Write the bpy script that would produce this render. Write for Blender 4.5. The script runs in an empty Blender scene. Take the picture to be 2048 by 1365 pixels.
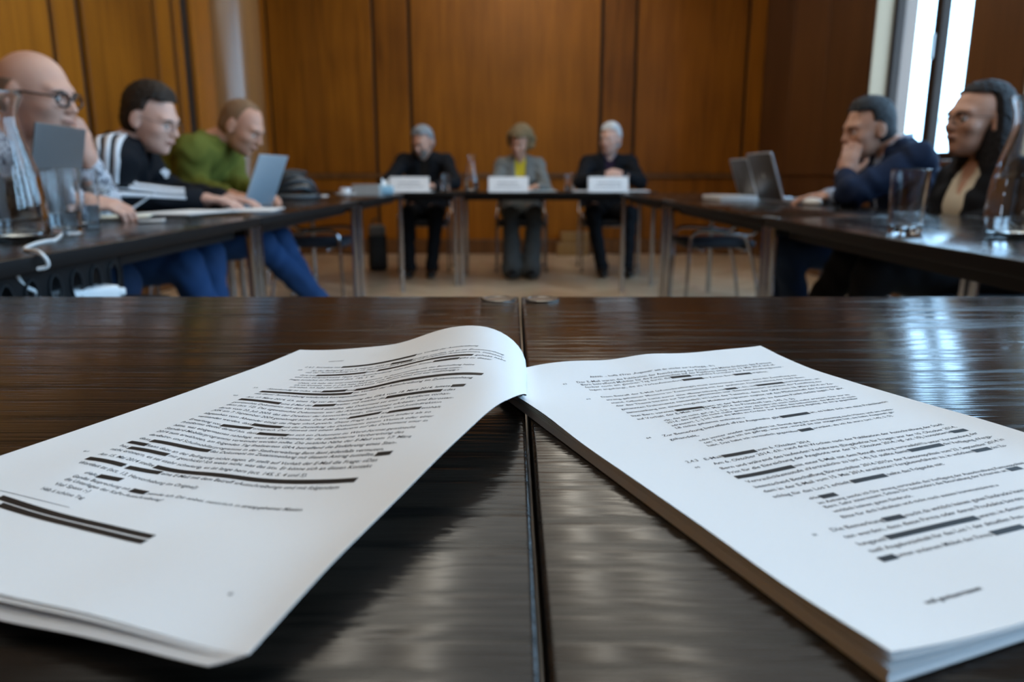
import bpy, bmesh, math, random
import numpy as np
from mathutils import Vector, Matrix

random.seed(7)
rng = np.random.default_rng(7)
scene = bpy.context.scene
COL = scene.collection

# ------------------------------------------------------------------ camera
F_PX, PITCH = 1493.33, math.atan(332.5 / 1493.33)
TABLE_Z, CAM_Z = 0.73, 0.862
cam_data = bpy.data.cameras.new('camera')
cam_data.sensor_width = 36.0
cam_data.lens = F_PX / 2048 * 36.0
cam_data.clip_start = 0.01
cam_data.dof.use_dof = True
cam_data.dof.focus_distance = 0.415
cam_data.dof.aperture_fstop = 7.4
cam_data.dof.aperture_blades = 9
cam = bpy.data.objects.new('camera', cam_data)
cam.location = (0, 0, CAM_Z)
cam.rotation_euler = (math.pi / 2 - PITCH, 0, 0)
COL.objects.link(cam)
scene.camera = cam

# ------------------------------------------------------------------ view, world
vs = scene.view_settings
vs.view_transform = 'Standard'
vs.look = 'None'
vs.exposure = -0.20
vs.gamma = 1.0
vs.use_curve_mapping = False
scene.cycles.use_denoising = True
scene.cycles.max_bounces = 10
scene.cycles.transmission_bounces = 10
scene.cycles.transparent_max_bounces = 12
scene.cycles.sample_clamp_indirect = 6.0
scene.cycles.caustics_reflective = False
scene.cycles.caustics_refractive = False

SKY_COLOR, SKY_STRENGTH = (0.44, 0.71, 1.0), 12.0
CEILING_GLOW = 1.0      # luminous ceiling field
LAMP_GLOW = 7.5         # the two rows of tubes
world = bpy.data.worlds.new('sky')
scene.world = world
world.use_nodes = True
wn = world.node_tree
wn.nodes['Background'].inputs['Color'].default_value = (*SKY_COLOR, 1)
wn.nodes['Background'].inputs['Strength'].default_value = SKY_STRENGTH

# room measures (metres)
XW = 2.68          # side walls at +-XW
YB = 8.4           # wall behind the panel
YF = -3.4          # wall behind the camera
ZC = 3.75          # ceiling
SILL, HEAD = 0.95, 3.35
WINDOWS = [(4.66, 5.90), (2.87, 4.11), (1.08, 2.32), (-0.71, 0.53), (-2.50, -1.26)]
for (y0, y1) in WINDOWS:                       # portals guide the sky light in
    ld = bpy.data.lights.new('window_portal', 'AREA')
    ld.shape = 'RECTANGLE'
    ld.size, ld.size_y = y1 - y0, HEAD - SILL
    ld.cycles.is_portal = True
    lo = bpy.data.objects.new('window_portal', ld)
    lo.location = (XW + 0.36, (y0 + y1) / 2, (SILL + HEAD) / 2)
    lo.rotation_euler = (math.pi / 2, 0, math.pi / 2)
    COL.objects.link(lo)

# ------------------------------------------------------------------ projection helpers
CP, SP = math.cos(PITCH), math.sin(PITCH)
def ray(x, y):
    u, v = (x - 1024) / F_PX, (682.5 - y) / F_PX
    return Vector((u, CP + v * SP, -SP + v * CP))
def at(x, y, Y):
    """point seen at pixel (x, y) whose depth in the room is Y"""
    d = ray(x, y)
    return Vector((0, 0, CAM_Z)) + d * (Y / d.y)
def on(x, y, z=TABLE_Z):
    """point seen at pixel (x, y) on the level plane z"""
    d = ray(x, y)
    return Vector((0, 0, CAM_Z)) + d * ((z - CAM_Z) / d.z)

# ------------------------------------------------------------------ materials
MATS = {}
class Nodes:
    def __init__(self, name):
        self.m = bpy.data.materials.new(name)
        self.m.use_nodes = True
        self.t = self.m.node_tree
        self.b = self.t.nodes['Principled BSDF']
    def n(self, kind, **kw):
        nd = self.t.nodes.new(kind)
        for k, v in kw.items():
            if k in nd.inputs: nd.inputs[k].default_value = v
            else: setattr(nd, k, v)
        return nd
    def l(self, a, ao, b, bi):
        self.t.links.new(a.outputs[ao], b.inputs[bi])
def setp(b, color=None, rough=None, metal=None, spec=None, **kw):
    if color is not None: b.inputs['Base Color'].default_value = (*color, 1)
    if rough is not None: b.inputs['Roughness'].default_value = rough
    if metal is not None: b.inputs['Metallic'].default_value = metal
    if spec is not None: b.inputs['Specular IOR Level'].default_value = spec
    for k, v in kw.items(): b.inputs[k].default_value = v
def plain(name, color, rough=0.5, metal=0.0, spec=0.5, vary=0.06, scale=40.0, bump=0.0, bscale=300.0, **kw):
    """principled with a faint procedural unevenness"""
    if name in MATS: return MATS[name]
    N = Nodes(name)
    setp(N.b, color, rough, metal, spec, **kw)
    tc = N.n('ShaderNodeTexCoord')
    no = N.n('ShaderNodeTexNoise', Scale=scale, Detail=3.0)
    N.l(tc, 'Object', no, 'Vector')
    mx = N.n('ShaderNodeMix', data_type='RGBA')
    mx.inputs['A'].default_value = (*[c * (1 - vary) for c in color], 1)
    mx.inputs['B'].default_value = (*[min(1, c * (1 + vary)) for c in color], 1)
    N.l(no, 'Fac', mx, 'Factor')
    N.l(mx, 'Result', N.b, 'Base Color')
    if bump:
        n2 = N.n('ShaderNodeTexNoise', Scale=bscale, Detail=2.0)
        N.l(tc, 'Object', n2, 'Vector')
        bp = N.n('ShaderNodeBump', Strength=bump, Distance=0.002)
        N.l(n2, 'Fac', bp, 'Height'); N.l(bp, 'Normal', N.b, 'Normal')
    MATS[name] = N.m
    return N.m

def wood(name, dark, light, rough=0.35, axis='Z', coat=0.25, gs=1.0, rnd=0.25):
    """veneer with grain along one axis and a tone that varies from piece to piece"""
    N = Nodes(name)
    setp(N.b, light, rough)
    N.b.inputs['Coat Weight'].default_value = coat
    N.b.inputs['Coat Roughness'].default_value = 0.22
    tc = N.n('ShaderNodeTexCoord')
    oi = N.n('ShaderNodeObjectInfo')
    off = N.n('ShaderNodeVectorMath', operation='SCALE'); off.inputs['Scale'].default_value = 13.0
    cx = N.n('ShaderNodeCombineXYZ')
    for i in 'XYZ': N.l(oi, 'Random', cx, i)
    N.l(cx, 'Vector', off, 0)
    ad = N.n('ShaderNodeVectorMath', operation='ADD')
    N.l(tc, 'Object', ad, 0); N.l(off, 'Vector', ad, 1)
    mp = N.n('ShaderNodeMapping')
    sc = {'X': (.5, 9, 9), 'Y': (9, .5, 9), 'Z': (9, 9, .5)}[axis]
    mp.inputs['Scale'].default_value = tuple(s * gs for s in sc)
    N.l(ad, 'Vector', mp, 'Vector')
    n1 = N.n('ShaderNodeTexNoise', Scale=1.6, Detail=6.0, Roughness=0.62, Distortion=0.6)
    N.l(mp, 'Vector', n1, 'Vector')
    mp2 = N.n('ShaderNodeMapping'); mp2.inputs['Scale'].default_value = tuple(s * gs * (14 if s > 1 else 3) for s in sc)
    N.l(ad, 'Vector', mp2, 'Vector')
    n2 = N.n('ShaderNodeTexNoise', Scale=1.0, Detail=3.0)
    N.l(mp2, 'Vector', n2, 'Vector')
    n3 = N.n('ShaderNodeTexNoise', Scale=1.1, Detail=2.0)
    N.l(ad, 'Vector', n3, 'Vector')
    a1 = N.n('ShaderNodeMath', operation='MULTIPLY_ADD'); a1.inputs[1].default_value = .55; 
    N.l(n1, 'Fac', a1, 0)
    m2 = N.n('ShaderNodeMath', operation='MULTIPLY'); m2.inputs[1].default_value = .22; N.l(n2, 'Fac', m2, 0)
    N.l(m2, 'Value', a1, 2)
    a2 = N.n('ShaderNodeMath', operation='MULTIPLY_ADD'); a2.inputs[1].default_value = .35
    N.l(n3, 'Fac', a2, 0); N.l(a1, 'Value', a2, 2)
    rm = N.n('ShaderNodeMath', operation='MULTIPLY_ADD'); rm.inputs[1].default_value = rnd; rm.inputs[2].default_value = -rnd / 2
    N.l(oi, 'Random', rm, 0)
    a3 = N.n('ShaderNodeMath', operation='ADD'); N.l(a2, 'Value', a3, 0); N.l(rm, 'Value', a3, 1)
    cr = N.n('ShaderNodeValToRGB')
    cr.color_ramp.elements[0].position = 0.32; cr.color_ramp.elements[0].color = (*dark, 1)
    cr.color_ramp.elements[1].position = 0.75; cr.color_ramp.elements[1].color = (*light, 1)
    N.l(a3, 'Value', cr, 'Fac'); N.l(cr, 'Color', N.b, 'Base Color')
    bp = N.n('ShaderNodeBump', Strength=0.05, Distance=0.002)
    N.l(n2, 'Fac', bp, 'Height'); N.l(bp, 'Normal', N.b, 'Normal')
    MATS[name] = N.m
    return N.m

WALNUT = wood('wall_veneer', (0.125, 0.036, 0.0020), (0.41, 0.140, 0.009), rough=0.42, coat=0.10)
WALNUT.node_tree.nodes['Principled BSDF'].inputs['Specular IOR Level'].default_value = 0.25
WALNUT_DARK = wood('wall_veneer_dark', (0.045, 0.016, 0.006), (0.13, 0.052, 0.016), rough=0.42, coat=0.3)  # darker copy of the wall veneer; backlit shade of window wall put into colour
TRIM_WOOD = wood('trim_wood', (0.075, 0.027, 0.007), (0.24, 0.10, 0.026), rough=0.4, coat=0.3)
GROOVE = plain('groove_shadow_gap', (0.02, 0.009, 0.004), 0.8)

def table_material():
    N = Nodes('black_stained_ash')
    setp(N.b, (0.012, 0.009, 0.007), 0.27, spec=0.34)
    tc = N.n('ShaderNodeTexCoord')
    mp = N.n('ShaderNodeMapping'); mp.inputs['Scale'].default_value = (4.0, 95.0, 40.0)
    N.l(tc, 'Object', mp, 'Vector')
    wrp = N.n('ShaderNodeTexNoise', Scale=2.2, Detail=2.0)
    N.l(tc, 'Object', wrp, 'Vector')
    wv = N.n('ShaderNodeVectorMath', operation='SCALE'); wv.inputs['Scale'].default_value = 1.6
    N.l(wrp, 'Color', wv, 0)
    ad = N.n('ShaderNodeVectorMath', operation='ADD'); N.l(mp, 'Vector', ad, 0); N.l(wv, 'Vector', ad, 1)
    n1 = N.n('ShaderNodeTexNoise', Scale=1.0, Detail=3.0, Roughness=0.55)
    N.l(ad, 'Vector', n1, 'Vector')
    mp2 = N.n('ShaderNodeMapping'); mp2.inputs['Scale'].default_value = (14.0, 420.0, 100.0)
    N.l(tc, 'Object', mp2, 'Vector')
    n2 = N.n('ShaderNodeTexNoise', Scale=1.0, Detail=2.0, Roughness=0.5)
    N.l(mp2, 'Vector', n2, 'Vector')
    r1 = N.n('ShaderNodeMapRange'); r1.inputs['From Min'].default_value = .36; r1.inputs['From Max'].default_value = .52
    N.l(n1, 'Fac', r1, 'Value')
    r2 = N.n('ShaderNodeMapRange'); r2.inputs['From Min'].default_value = .36; r2.inputs['From Max'].default_value = .56
    N.l(n2, 'Fac', r2, 'Value')
    mu = N.n('ShaderNodeMath', operation='MULTIPLY_ADD'); mu.inputs[1].default_value = .30
    N.l(r2, 'Result', mu, 0); N.l(r1, 'Result', mu, 2)
    bp = N.n('ShaderNodeBump', Strength=0.42, Distance=0.0006)
    N.l(mu, 'Value', bp, 'Height'); N.l(bp, 'Normal', N.b, 'Normal')
    cr = N.n('ShaderNodeValToRGB')
    cr.color_ramp.elements[0].color = (0.005, 0.004, 0.003, 1)
    cr.color_ramp.elements[1].color = (0.020, 0.014, 0.010, 1)
    N.l(r1, 'Result', cr, 'Fac'); N.l(cr, 'Color', N.b, 'Base Color')
    rr = N.n('ShaderNodeMapRange'); rr.inputs['To Min'].default_value = .30; rr.inputs['To Max'].default_value = .125
    N.l(r1, 'Result', rr, 'Value'); N.l(rr, 'Result', N.b, 'Roughness')
    return N.m
ASH = table_material()

def floor_material():
    """oak strips, each with its own tone, grain along its length (uv set on the strips)"""
    N = Nodes('oak_parquet')
    setp(N.b, (0.6, 0.45, 0.3), 0.28)
    ge = N.n('ShaderNodeNewGeometry'); tc = N.n('ShaderNodeTexCoord')
    oi = N.n('ShaderNodeObjectInfo')
    sm = N.n('ShaderNodeMath', operation='ADD'); N.l(ge, 'Random Per Island', sm, 0); N.l(oi, 'Random', sm, 1)
    fr = N.n('ShaderNodeMath', operation='FRACT'); N.l(sm, 'Value', fr, 0)
    mx = N.n('ShaderNodeMix', data_type='RGBA'); mx.inputs['A'].default_value = (0.56, 0.385, 0.24, 1); mx.inputs['B'].default_value = (0.84, 0.65, 0.46, 1)
    N.l(fr, 'Value', mx, 'Factor')
    no = N.n('ShaderNodeTexNoise', Scale=22.0, Detail=4.0, Distortion=1.0); N.l(tc, 'Object', no, 'Vector')
    m2 = N.n('ShaderNodeMix', data_type='RGBA', blend_type='MULTIPLY'); m2.inputs['Factor'].default_value = .4
    N.l(mx, 'Result', m2, 'A'); N.l(no, 'Color', m2, 'B'); N.l(m2, 'Result', N.b, 'Base Color')
    return N.m

def glass_material(name, color=(1, 1, 1), ior=1.45, rough=0.0):
    m = bpy.data.materials.new(name); m.use_nodes = True
    t = m.node_tree; t.nodes.clear()
    o = t.nodes.new('ShaderNodeOutputMaterial'); g = t.nodes.new('ShaderNodeBsdfGlass')
    g.inputs['Color'].default_value = (*color, 1); g.inputs['IOR'].default_value = ior; g.inputs['Roughness'].default_value = rough
    t.links.new(g.outputs[0], o.inputs[0])
    return m
def pane_material():
    m = bpy.data.materials.new('window_glass'); m.use_nodes = True
    t = m.node_tree; t.nodes.clear()
    o = t.nodes.new('ShaderNodeOutputMaterial'); tr = t.nodes.new('ShaderNodeBsdfTransparent')
    gl = t.nodes.new('ShaderNodeBsdfGlossy'); gl.inputs['Roughness'].default_value = 0.02
    mx = t.nodes.new('ShaderNodeMixShader')
    tr.inputs['Color'].default_value = (0.95, 0.97, 0.98, 1)
    mx.inputs[0].default_value = 0.05; t.links.new(tr.outputs[0], mx.inputs[1]); t.links.new(gl.outputs[0], mx.inputs[2])
    t.links.new(mx.outputs[0], o.inputs[0])
    return m
def glow(name, color, strength):
    m = bpy.data.materials.new(name); m.use_nodes = True
    b = m.node_tree.nodes['Principled BSDF']
    setp(b, (0.8, 0.8, 0.78), 0.6)
    b.inputs['Emission Color'].default_value = (*color, 1); b.inputs['Emission Strength'].default_value = strength
    return m

GLASS = glass_material('clear_glass', ior=1.45)
WATER = glass_material('water', (0.97, 0.99, 1.0), 1.33)
PANE = pane_material()
CHROME = plain('chrome', (0.46, 0.47, 0.50), 0.14, metal=1.0, vary=0.02)
STEEL = plain('brushed_metal', (0.55, 0.55, 0.55), 0.3, metal=1.0, vary=0.05)
CAP = plain('dark_cap_metal', (0.16, 0.15, 0.14), 0.3, metal=1.0)
BLACK_METAL = plain('black_powder_coat', (0.006, 0.006, 0.007), 0.5, spec=0.2)
EDGE_BAND = plain('black_edge_band', (0.006, 0.005, 0.005), 0.55, spec=0.15)
BLACK_PLASTIC = plain('black_plastic', (0.015, 0.016, 0.018), 0.35)
WHITE_PLASTIC = plain('white_plastic', (0.8, 0.81, 0.82), 0.35)
ALU = plain('anodised_aluminium', (0.62, 0.66, 0.70), 0.35, metal=0.7)
ALU_DARK = plain('dark_lid_metal', (0.16, 0.16, 0.165), 0.4, metal=0.5)
PAPER = plain('white_paper', (0.83, 0.835, 0.84), 0.75, spec=0.2, vary=0.012, scale=600, bump=0.04, bscale=2500)
INK = plain('printed_ink', (0.035, 0.037, 0.043), 0.6, spec=0.2)
INK_BAR = plain('redaction_ink', (0.016, 0.013, 0.012), 0.55, spec=0.25)
CARD = plain('white_card', (0.85, 0.85, 0.86), 0.6)
SEAT_CLOTH = plain('dark_seat_fabric', (0.014, 0.017, 0.026), 0.75, bump=0.3, bscale=900)
PLASTER = plain('pale_plaster', (0.78, 0.75, 0.69), 0.8)
REVEAL = plain('beige_painted_reveal', (0.30, 0.20, 0.115), 0.6)

# ------------------------------------------------------------------ mesh helpers
def link(name, me, mat=None, parent=None, loc=None, smooth=False):
    o = bpy.data.objects.new(name, me)
    COL.objects.link(o)
    if mat is not None and not me.materials: me.materials.append(mat)
    if smooth: me.shade_smooth()
    if loc is not None: o.location = loc
    if parent is not None: o.parent = parent
    return o
def tag(o, label=None, cat=None, group=None, kind=None):
    if label: o['label'] = label
    if cat: o['category'] = cat
    if group: o['group'] = group
    if kind: o['kind'] = kind
    return o
def thing(name, loc, label, cat, group=None, rz=0.0):
    o = bpy.data.objects.new(name, None)
    o.empty_display_size = 0.1
    COL.objects.link(o)
    o.location = loc; o.rotation_euler = (0, 0, rz)
    return tag(o, label, cat, group)
def copy_tree(o, parent=None):
    c = o.copy(); COL.objects.link(c)
    c.parent = parent
    for ch in list(o.children): copy_tree(ch, c)
    return c
class MB:
    """collects simple solids into one mesh"""
    def __init__(self): self.v, self.f = [], []
    def add(self, vs, fs):
        b = len(self.v); self.v += [tuple(x) for x in vs]; self.f += [tuple(i + b for i in f) for f in fs]; return self
    def box(self, lo, hi, bev=0.0):
        (x0, y0, z0), (x1, y1, z1) = lo, hi
        if bev <= 0:
            return self.add([(x0, y0, z0), (x1, y0, z0), (x1, y1, z0), (x0, y1, z0), (x0, y0, z1), (x1, y0, z1), (x1, y1, z1), (x0, y1, z1)],
                            [(0, 3, 2, 1), (4, 5, 6, 7), (0, 1, 5, 4), (1, 2, 6, 5), (2, 3, 7, 6), (3, 0, 4, 7)])
        bm = bmesh.new(); bmesh.ops.create_cube(bm, size=1.0)
        for v in bm.verts: v.co = Vector(((x0 + x1) / 2 + v.co.x * (x1 - x0), (y0 + y1) / 2 + v.co.y * (y1 - y0), (z0 + z1) / 2 + v.co.z * (z1 - z0)))
        bmesh.ops.bevel(bm, geom=bm.edges[:], offset=bev, segments=3, profile=0.5, affect='EDGES')
        bm.verts.index_update()
        self.add([v.co for v in bm.verts], [[v.index for v in f.verts] for f in bm.faces]); bm.free()
        return self
    def lathe(self, prof, seg=32, c=(0, 0, 0), close=False):
        n = len(prof); vs, fs = [], []
        for (r, z) in prof:
            for k in range(seg):
                a = 2 * math.pi * k / seg
                vs.append((c[0] + r * math.cos(a), c[1] + r * math.sin(a), c[2] + z))
        m = n if close else n - 1
        for i in range(m):
            for k in range(seg):
                k2 = (k + 1) % seg; i2 = (i + 1) % n
                fs.append((i * seg + k, i * seg + k2, i2 * seg + k2, i2 * seg + k))
        if not close:
            if prof[0][0] > 1e-5: fs.append(tuple(range(seg - 1, -1, -1)))
            if prof[-1][0] > 1e-5: fs.append(tuple((n - 1) * seg + k for k in range(seg)))
        return self.add(vs, fs)
    def tube(self, pts, r, seg=12, smooth=0, cap=True):
        pts = [Vector(p) for p in pts]
        if smooth: pts = catmull(pts, smooth)
        n = len(pts); rs = r if isinstance(r, (list, tuple)) else [r] * n
        if len(rs) != n: rs = list(np.interp(np.linspace(0, 1, n), np.linspace(0, 1, len(rs)), rs))
        t0 = (pts[1] - pts[0]).normalized()
        up = Vector((0, 0, 1)) if abs(t0.z) < .9 else Vector((1, 0, 0))
        nrm = t0.cross(up).normalized(); vs, fs = [], []
        for i, p in enumerate(pts):
            t = (pts[min(i + 1, n - 1)] - pts[max(i - 1, 0)]).normalized()
            nrm = (nrm - t * nrm.dot(t)).normalized(); b = t.cross(nrm)
            for k in range(seg):
                a = 2 * math.pi * k / seg
                vs.append(p + (nrm * math.cos(a) + b * math.sin(a)) * rs[i])
        for i in range(n - 1):
            for k in range(seg):
                k2 = (k + 1) % seg
                fs.append((i * seg + k, i * seg + k2, (i + 1) * seg + k2, (i + 1) * seg + k))
        if cap:
            fs.append(tuple(range(seg - 1, -1, -1))); fs.append(tuple((n - 1) * seg + k for k in range(seg)))
        return self.add(vs, fs)
    def prism(self, poly, z0, z1):
        n = len(poly)
        vs = [(x, y, z0) for x, y in poly] + [(x, y, z1) for x, y in poly]
        fs = [tuple(range(n - 1, -1, -1)), tuple(range(n, 2 * n))] + [(i, (i + 1) % n, n + (i + 1) % n, n + i) for i in range(n)]
        return self.add(vs, fs)
    def sphere(self, c, r, seg=16, rings=10):
        rx, ry, rz = r if isinstance(r, (tuple, list)) else (r, r, r)
        vs, fs = [], []
        for i in range(rings + 1):
            th = math.pi * i / rings
            for k in range(seg):
                a = 2 * math.pi * k / seg
                vs.append((c[0] + rx * math.sin(th) * math.cos(a), c[1] + ry * math.sin(th) * math.sin(a), c[2] - rz * math.cos(th)))
        for i in range(rings):
            for k in range(seg):
                k2 = (k + 1) % seg
                fs.append((i * seg + k, i * seg + k2, (i + 1) * seg + k2, (i + 1) * seg + k))
        return self.add(vs, fs)
    def xf(self, M):
        self.v = [tuple(M @ Vector(v)) for v in self.v]; return self
    def mesh(self, name):
        me = bpy.data.meshes.new(name); me.from_pydata([tuple(v) for v in self.v], [], self.f)
        me.validate(); me.update(); return me
    def build(self, name, mat, parent=None, loc=None, smooth=False):
        o = link(name, self.mesh(name), mat, parent, loc, smooth)
        return o
def catmull(pts, k):
    P = [pts[0] * 2 - pts[1]] + list(pts) + [pts[-1] * 2 - pts[-2]]; out = []
    for i in range(1, len(P) - 2):
        for j in range(k):
            t = j / k; a, b, c, d = P[i - 1], P[i], P[i + 1], P[i + 2]
            out.append(.5 * ((2 * b) + (c - a) * t + (2 * a - 5 * b + 4 * c - d) * t * t + (3 * b - a - 3 * c + d) * t ** 3))
    out.append(pts[-1]); return out
def autosmooth(o, ang=40):
    o.data.shade_smooth()
    try: o.data.set_sharp_from_angle(angle=math.radians(ang))
    except Exception: pass
    return o
def struct(o):
    return tag(o, kind='structure')

# ================================================================== the room
floor = struct(MB().box((-XW - .4, YF - .3, -0.2), (XW + .4, YB + .3, -.004)).build('floor', plain('floor_joint', (.10, .06, .035), .8)))
# herringbone parquet: the strips that show largest are parts of their own, the rest one part
OAK = floor_material()
PL, PW = .42, .07
strip_me = MB().box((-PL / 2 + .0006, -PW / 2 + .0006, -.006), (PL / 2 - .0006, PW / 2 - .0006, 0)).mesh('parquet_strip'); strip_me.materials.append(OAK)
spots = []
for a in range(-140, 141):
    for b in range(-26, 27):
        for (cx_, cy_, an) in ((PL / 2, PW / 2, 0), (PL + PW / 2, PW - PL / 2, math.pi / 2)):
            x, y = a * PW + b * PL + cx_, a * PW - b * PL + cy_
            X, Y = (x - y) * .70711, (x + y) * .70711 + 2.5
            if -XW - .05 < X < XW + .05 and YF < Y < YB: spots.append((X, Y, an + math.pi / 4))
def seen(X, Y):
    d = Y * CP + CAM_Z * SP
    if d < .3: return 0
    px, py = 1024 + F_PX * X / d, 682.5 - F_PX * (Y * SP - CAM_Z * CP) / d
    return (1 / Y) if (0 < px < 2048 and 400 < py < 596) else 0
spots.sort(key=lambda s: -seen(s[0], s[1]))
for (X, Y, an) in spots[:300]:
    o = bpy.data.objects.new('parquet_strip', strip_me); COL.objects.link(o)
    o.location = (X, Y, 0); o.rotation_euler = (0, 0, an); o.parent = floor
rest = MB()
for (X, Y, an) in spots[300:]:
    c, s_ = math.cos(an), math.sin(an); hl, hw_ = PL / 2 - .0006, PW / 2 - .0006
    q = [(X + c * x - s_ * y, Y + s_ * x + c * y) for x, y in ((-hl, -hw_), (hl, -hw_), (hl, hw_), (-hl, hw_))]
    rest.prism(q, -.006, 0)
tag(rest.build('parquet_field', OAK, floor), kind='stuff')

# ---- wall behind the panel: veneered panels, stiles, rails, plinth
wb = struct(MB().box((-XW - .4, YB, 0), (XW + .4, YB + .3, ZC)).build('wall_back', GROOVE))
def wx(px, Y=YB):                       # x on the back wall under pixel column px (at eye level)
    return at(px, 300, Y).x
DADO = 0.83
def panel(par, lo, hi, mat, name='panel', bev=.004):
    return MB().box(lo, hi, bev).build(name, mat, par)
cols = [(-XW, wx(548), 'stile'), (wx(553), wx(752), 'panel'), (wx(758), wx(822), 'stile'), (wx(829), wx(1195), 'panel'), (wx(1202), wx(1262), 'stile'),
        (wx(1268), wx(1478), 'panel'), (wx(1484), XW, 'stile')]
for (x0, x1, nm) in cols:
    d = .035 if nm == 'panel' else .022
    panel(wb, (x0, YB - d, DADO + .05), (x1, YB, ZC), WALNUT, nm)
    panel(wb, (x0, YB - d - .004, .16), (x1, YB, DADO - .01), WALNUT, nm)
panel(wb, (-XW, YB - .06, DADO - .005), (XW, YB, DADO + .045), TRIM_WOOD, 'dado_rail', .008)
panel(wb, (-XW, YB - .05, 0), (XW, YB, .155), TRIM_WOOD, 'skirting', .006)

# ---- left wall
wl = struct(MB().box((-XW - .3, YF, 0), (-XW, YB, ZC)).build('wall_left', GROOVE))
def wy(px, X=-XW):                      # y on the left wall under pixel column px (near the top of frame)
    d = ray(px, 120); return X / d.x * d.y
lcols = [(YF, -1.2, 'panel'), (-1.15, -.8, 'stile'), (-.75, 1.45, 'panel'), (1.5, 1.85, 'stile'), (1.9, wy(96), 'panel'), (wy(110), wy(155), 'stile'),
         (wy(166), wy(303), 'panel'), (wy(313), wy(343), 'stile'), (wy(350), wy(364), 'stile'), (wy(382), YB, 'panel')]
for (y0, y1, nm) in lcols:
    d = .035 if nm == 'panel' else .022
    panel(wl, (-XW, y0, DADO + .05), (-XW + d, y1, ZC), WALNUT, nm)
    panel(wl, (-XW, y0, .16), (-XW + d + .004, y1, DADO - .01), WALNUT, nm)
panel(wl, (-XW, YF, DADO - .005), (-XW + .06, YB, DADO + .045), TRIM_WOOD, 'dado_rail', .008)
panel(wl, (-XW, YF, 0), (-XW + .05, YB, .155), TRIM_WOOD, 'skirting', .006)
# half-round veneered column in the far left corner
cy = 7.35
cc = at(458, 300, cy)
col_m = MB().lathe([(.375, 0), (.375, .15), (.36, .155), (.36, ZC)], 64, (cc.x, cy, 0))
struct(autosmooth(col_m.build('trim_1', wood('column_veneer', (0.12, 0.05, 0.015), (0.30, 0.145, 0.05), rough=0.28, coat=0.6))))

# ---- window wall on the right
wr = struct(MB().box((XW, YF, 0), (XW + .02, YF + .02, .02)).build('wall_right', WALNUT_DARK))
ys = sorted(WINDOWS)
TH = 0.32
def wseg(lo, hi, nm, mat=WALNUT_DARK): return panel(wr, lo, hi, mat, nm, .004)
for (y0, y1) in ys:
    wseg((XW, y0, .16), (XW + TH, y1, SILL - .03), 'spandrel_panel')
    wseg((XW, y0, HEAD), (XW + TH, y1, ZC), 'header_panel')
prev = YF
for (y0, y1) in ys + [(YB, YB)]:
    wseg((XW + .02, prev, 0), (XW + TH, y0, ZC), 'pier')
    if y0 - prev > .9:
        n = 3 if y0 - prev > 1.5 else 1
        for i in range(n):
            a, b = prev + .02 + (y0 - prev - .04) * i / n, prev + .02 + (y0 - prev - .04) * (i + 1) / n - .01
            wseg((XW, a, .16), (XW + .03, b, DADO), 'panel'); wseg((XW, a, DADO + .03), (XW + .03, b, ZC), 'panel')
    else:
        wseg((XW, prev + .01, .16), (XW + .03, y0 - .01, DADO), 'panel'); wseg((XW, prev + .01, DADO + .03), (XW + .03, y0 - .01, ZC), 'panel')
    prev = y1
wseg((XW - .03, YF, 0), (XW + .02, YB, .155), 'skirting', TRIM_WOOD)
FRAME = plain('dark_window_frame', (0.022, 0.011, 0.006), 0.6, spec=0.2)
for i, (y0, y1) in enumerate(sorted(WINDOWS, reverse=True)):
    xg = XW + .17
    w = struct(MB().box((xg - .03, y0, SILL), (xg + .03, y0 + .05, HEAD)).box((xg - .03, y1 - .05, SILL), (xg + .03, y1, HEAD))
               .box((xg - .03, y0 + .05, SILL), (xg + .03, y1 - .05, SILL + .06)).box((xg - .03, y0 + .05, HEAD - .06), (xg + .03, y1 - .05, HEAD))
               .build('window_%d' % (i + 1), FRAME))
    ym = (y0 + y1) / 2
    MB().box((xg - .035, ym - .045, SILL + .06), (xg + .03, ym + .045, HEAD - .06), .006).build('mullion', FRAME, w)
    for (a, b) in ((y0 + .05, ym - .045), (ym + .045, y1 - .05)):
        MB().box((xg - .003, a, SILL + .06), (xg + .003, b, HEAD - .06)).build('pane', PANE, w)
    MB().box((xg - .06, ym - .012, 1.62), (xg - .035, ym + .012, 1.78), .004).build('window_handle', STEEL, w)
    MB().box((XW - .03, y0 - .02, SILL - .035), (xg - .03, y1 + .02, SILL), .006).build('window_sill', TRIM_WOOD, w)
    for ya in (y0 - .001, y1 - .011):
        MB().box((XW + .005, ya, SILL), (xg - .035, ya + .012, HEAD), .002).build('reveal_board', REVEAL, w)

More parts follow.
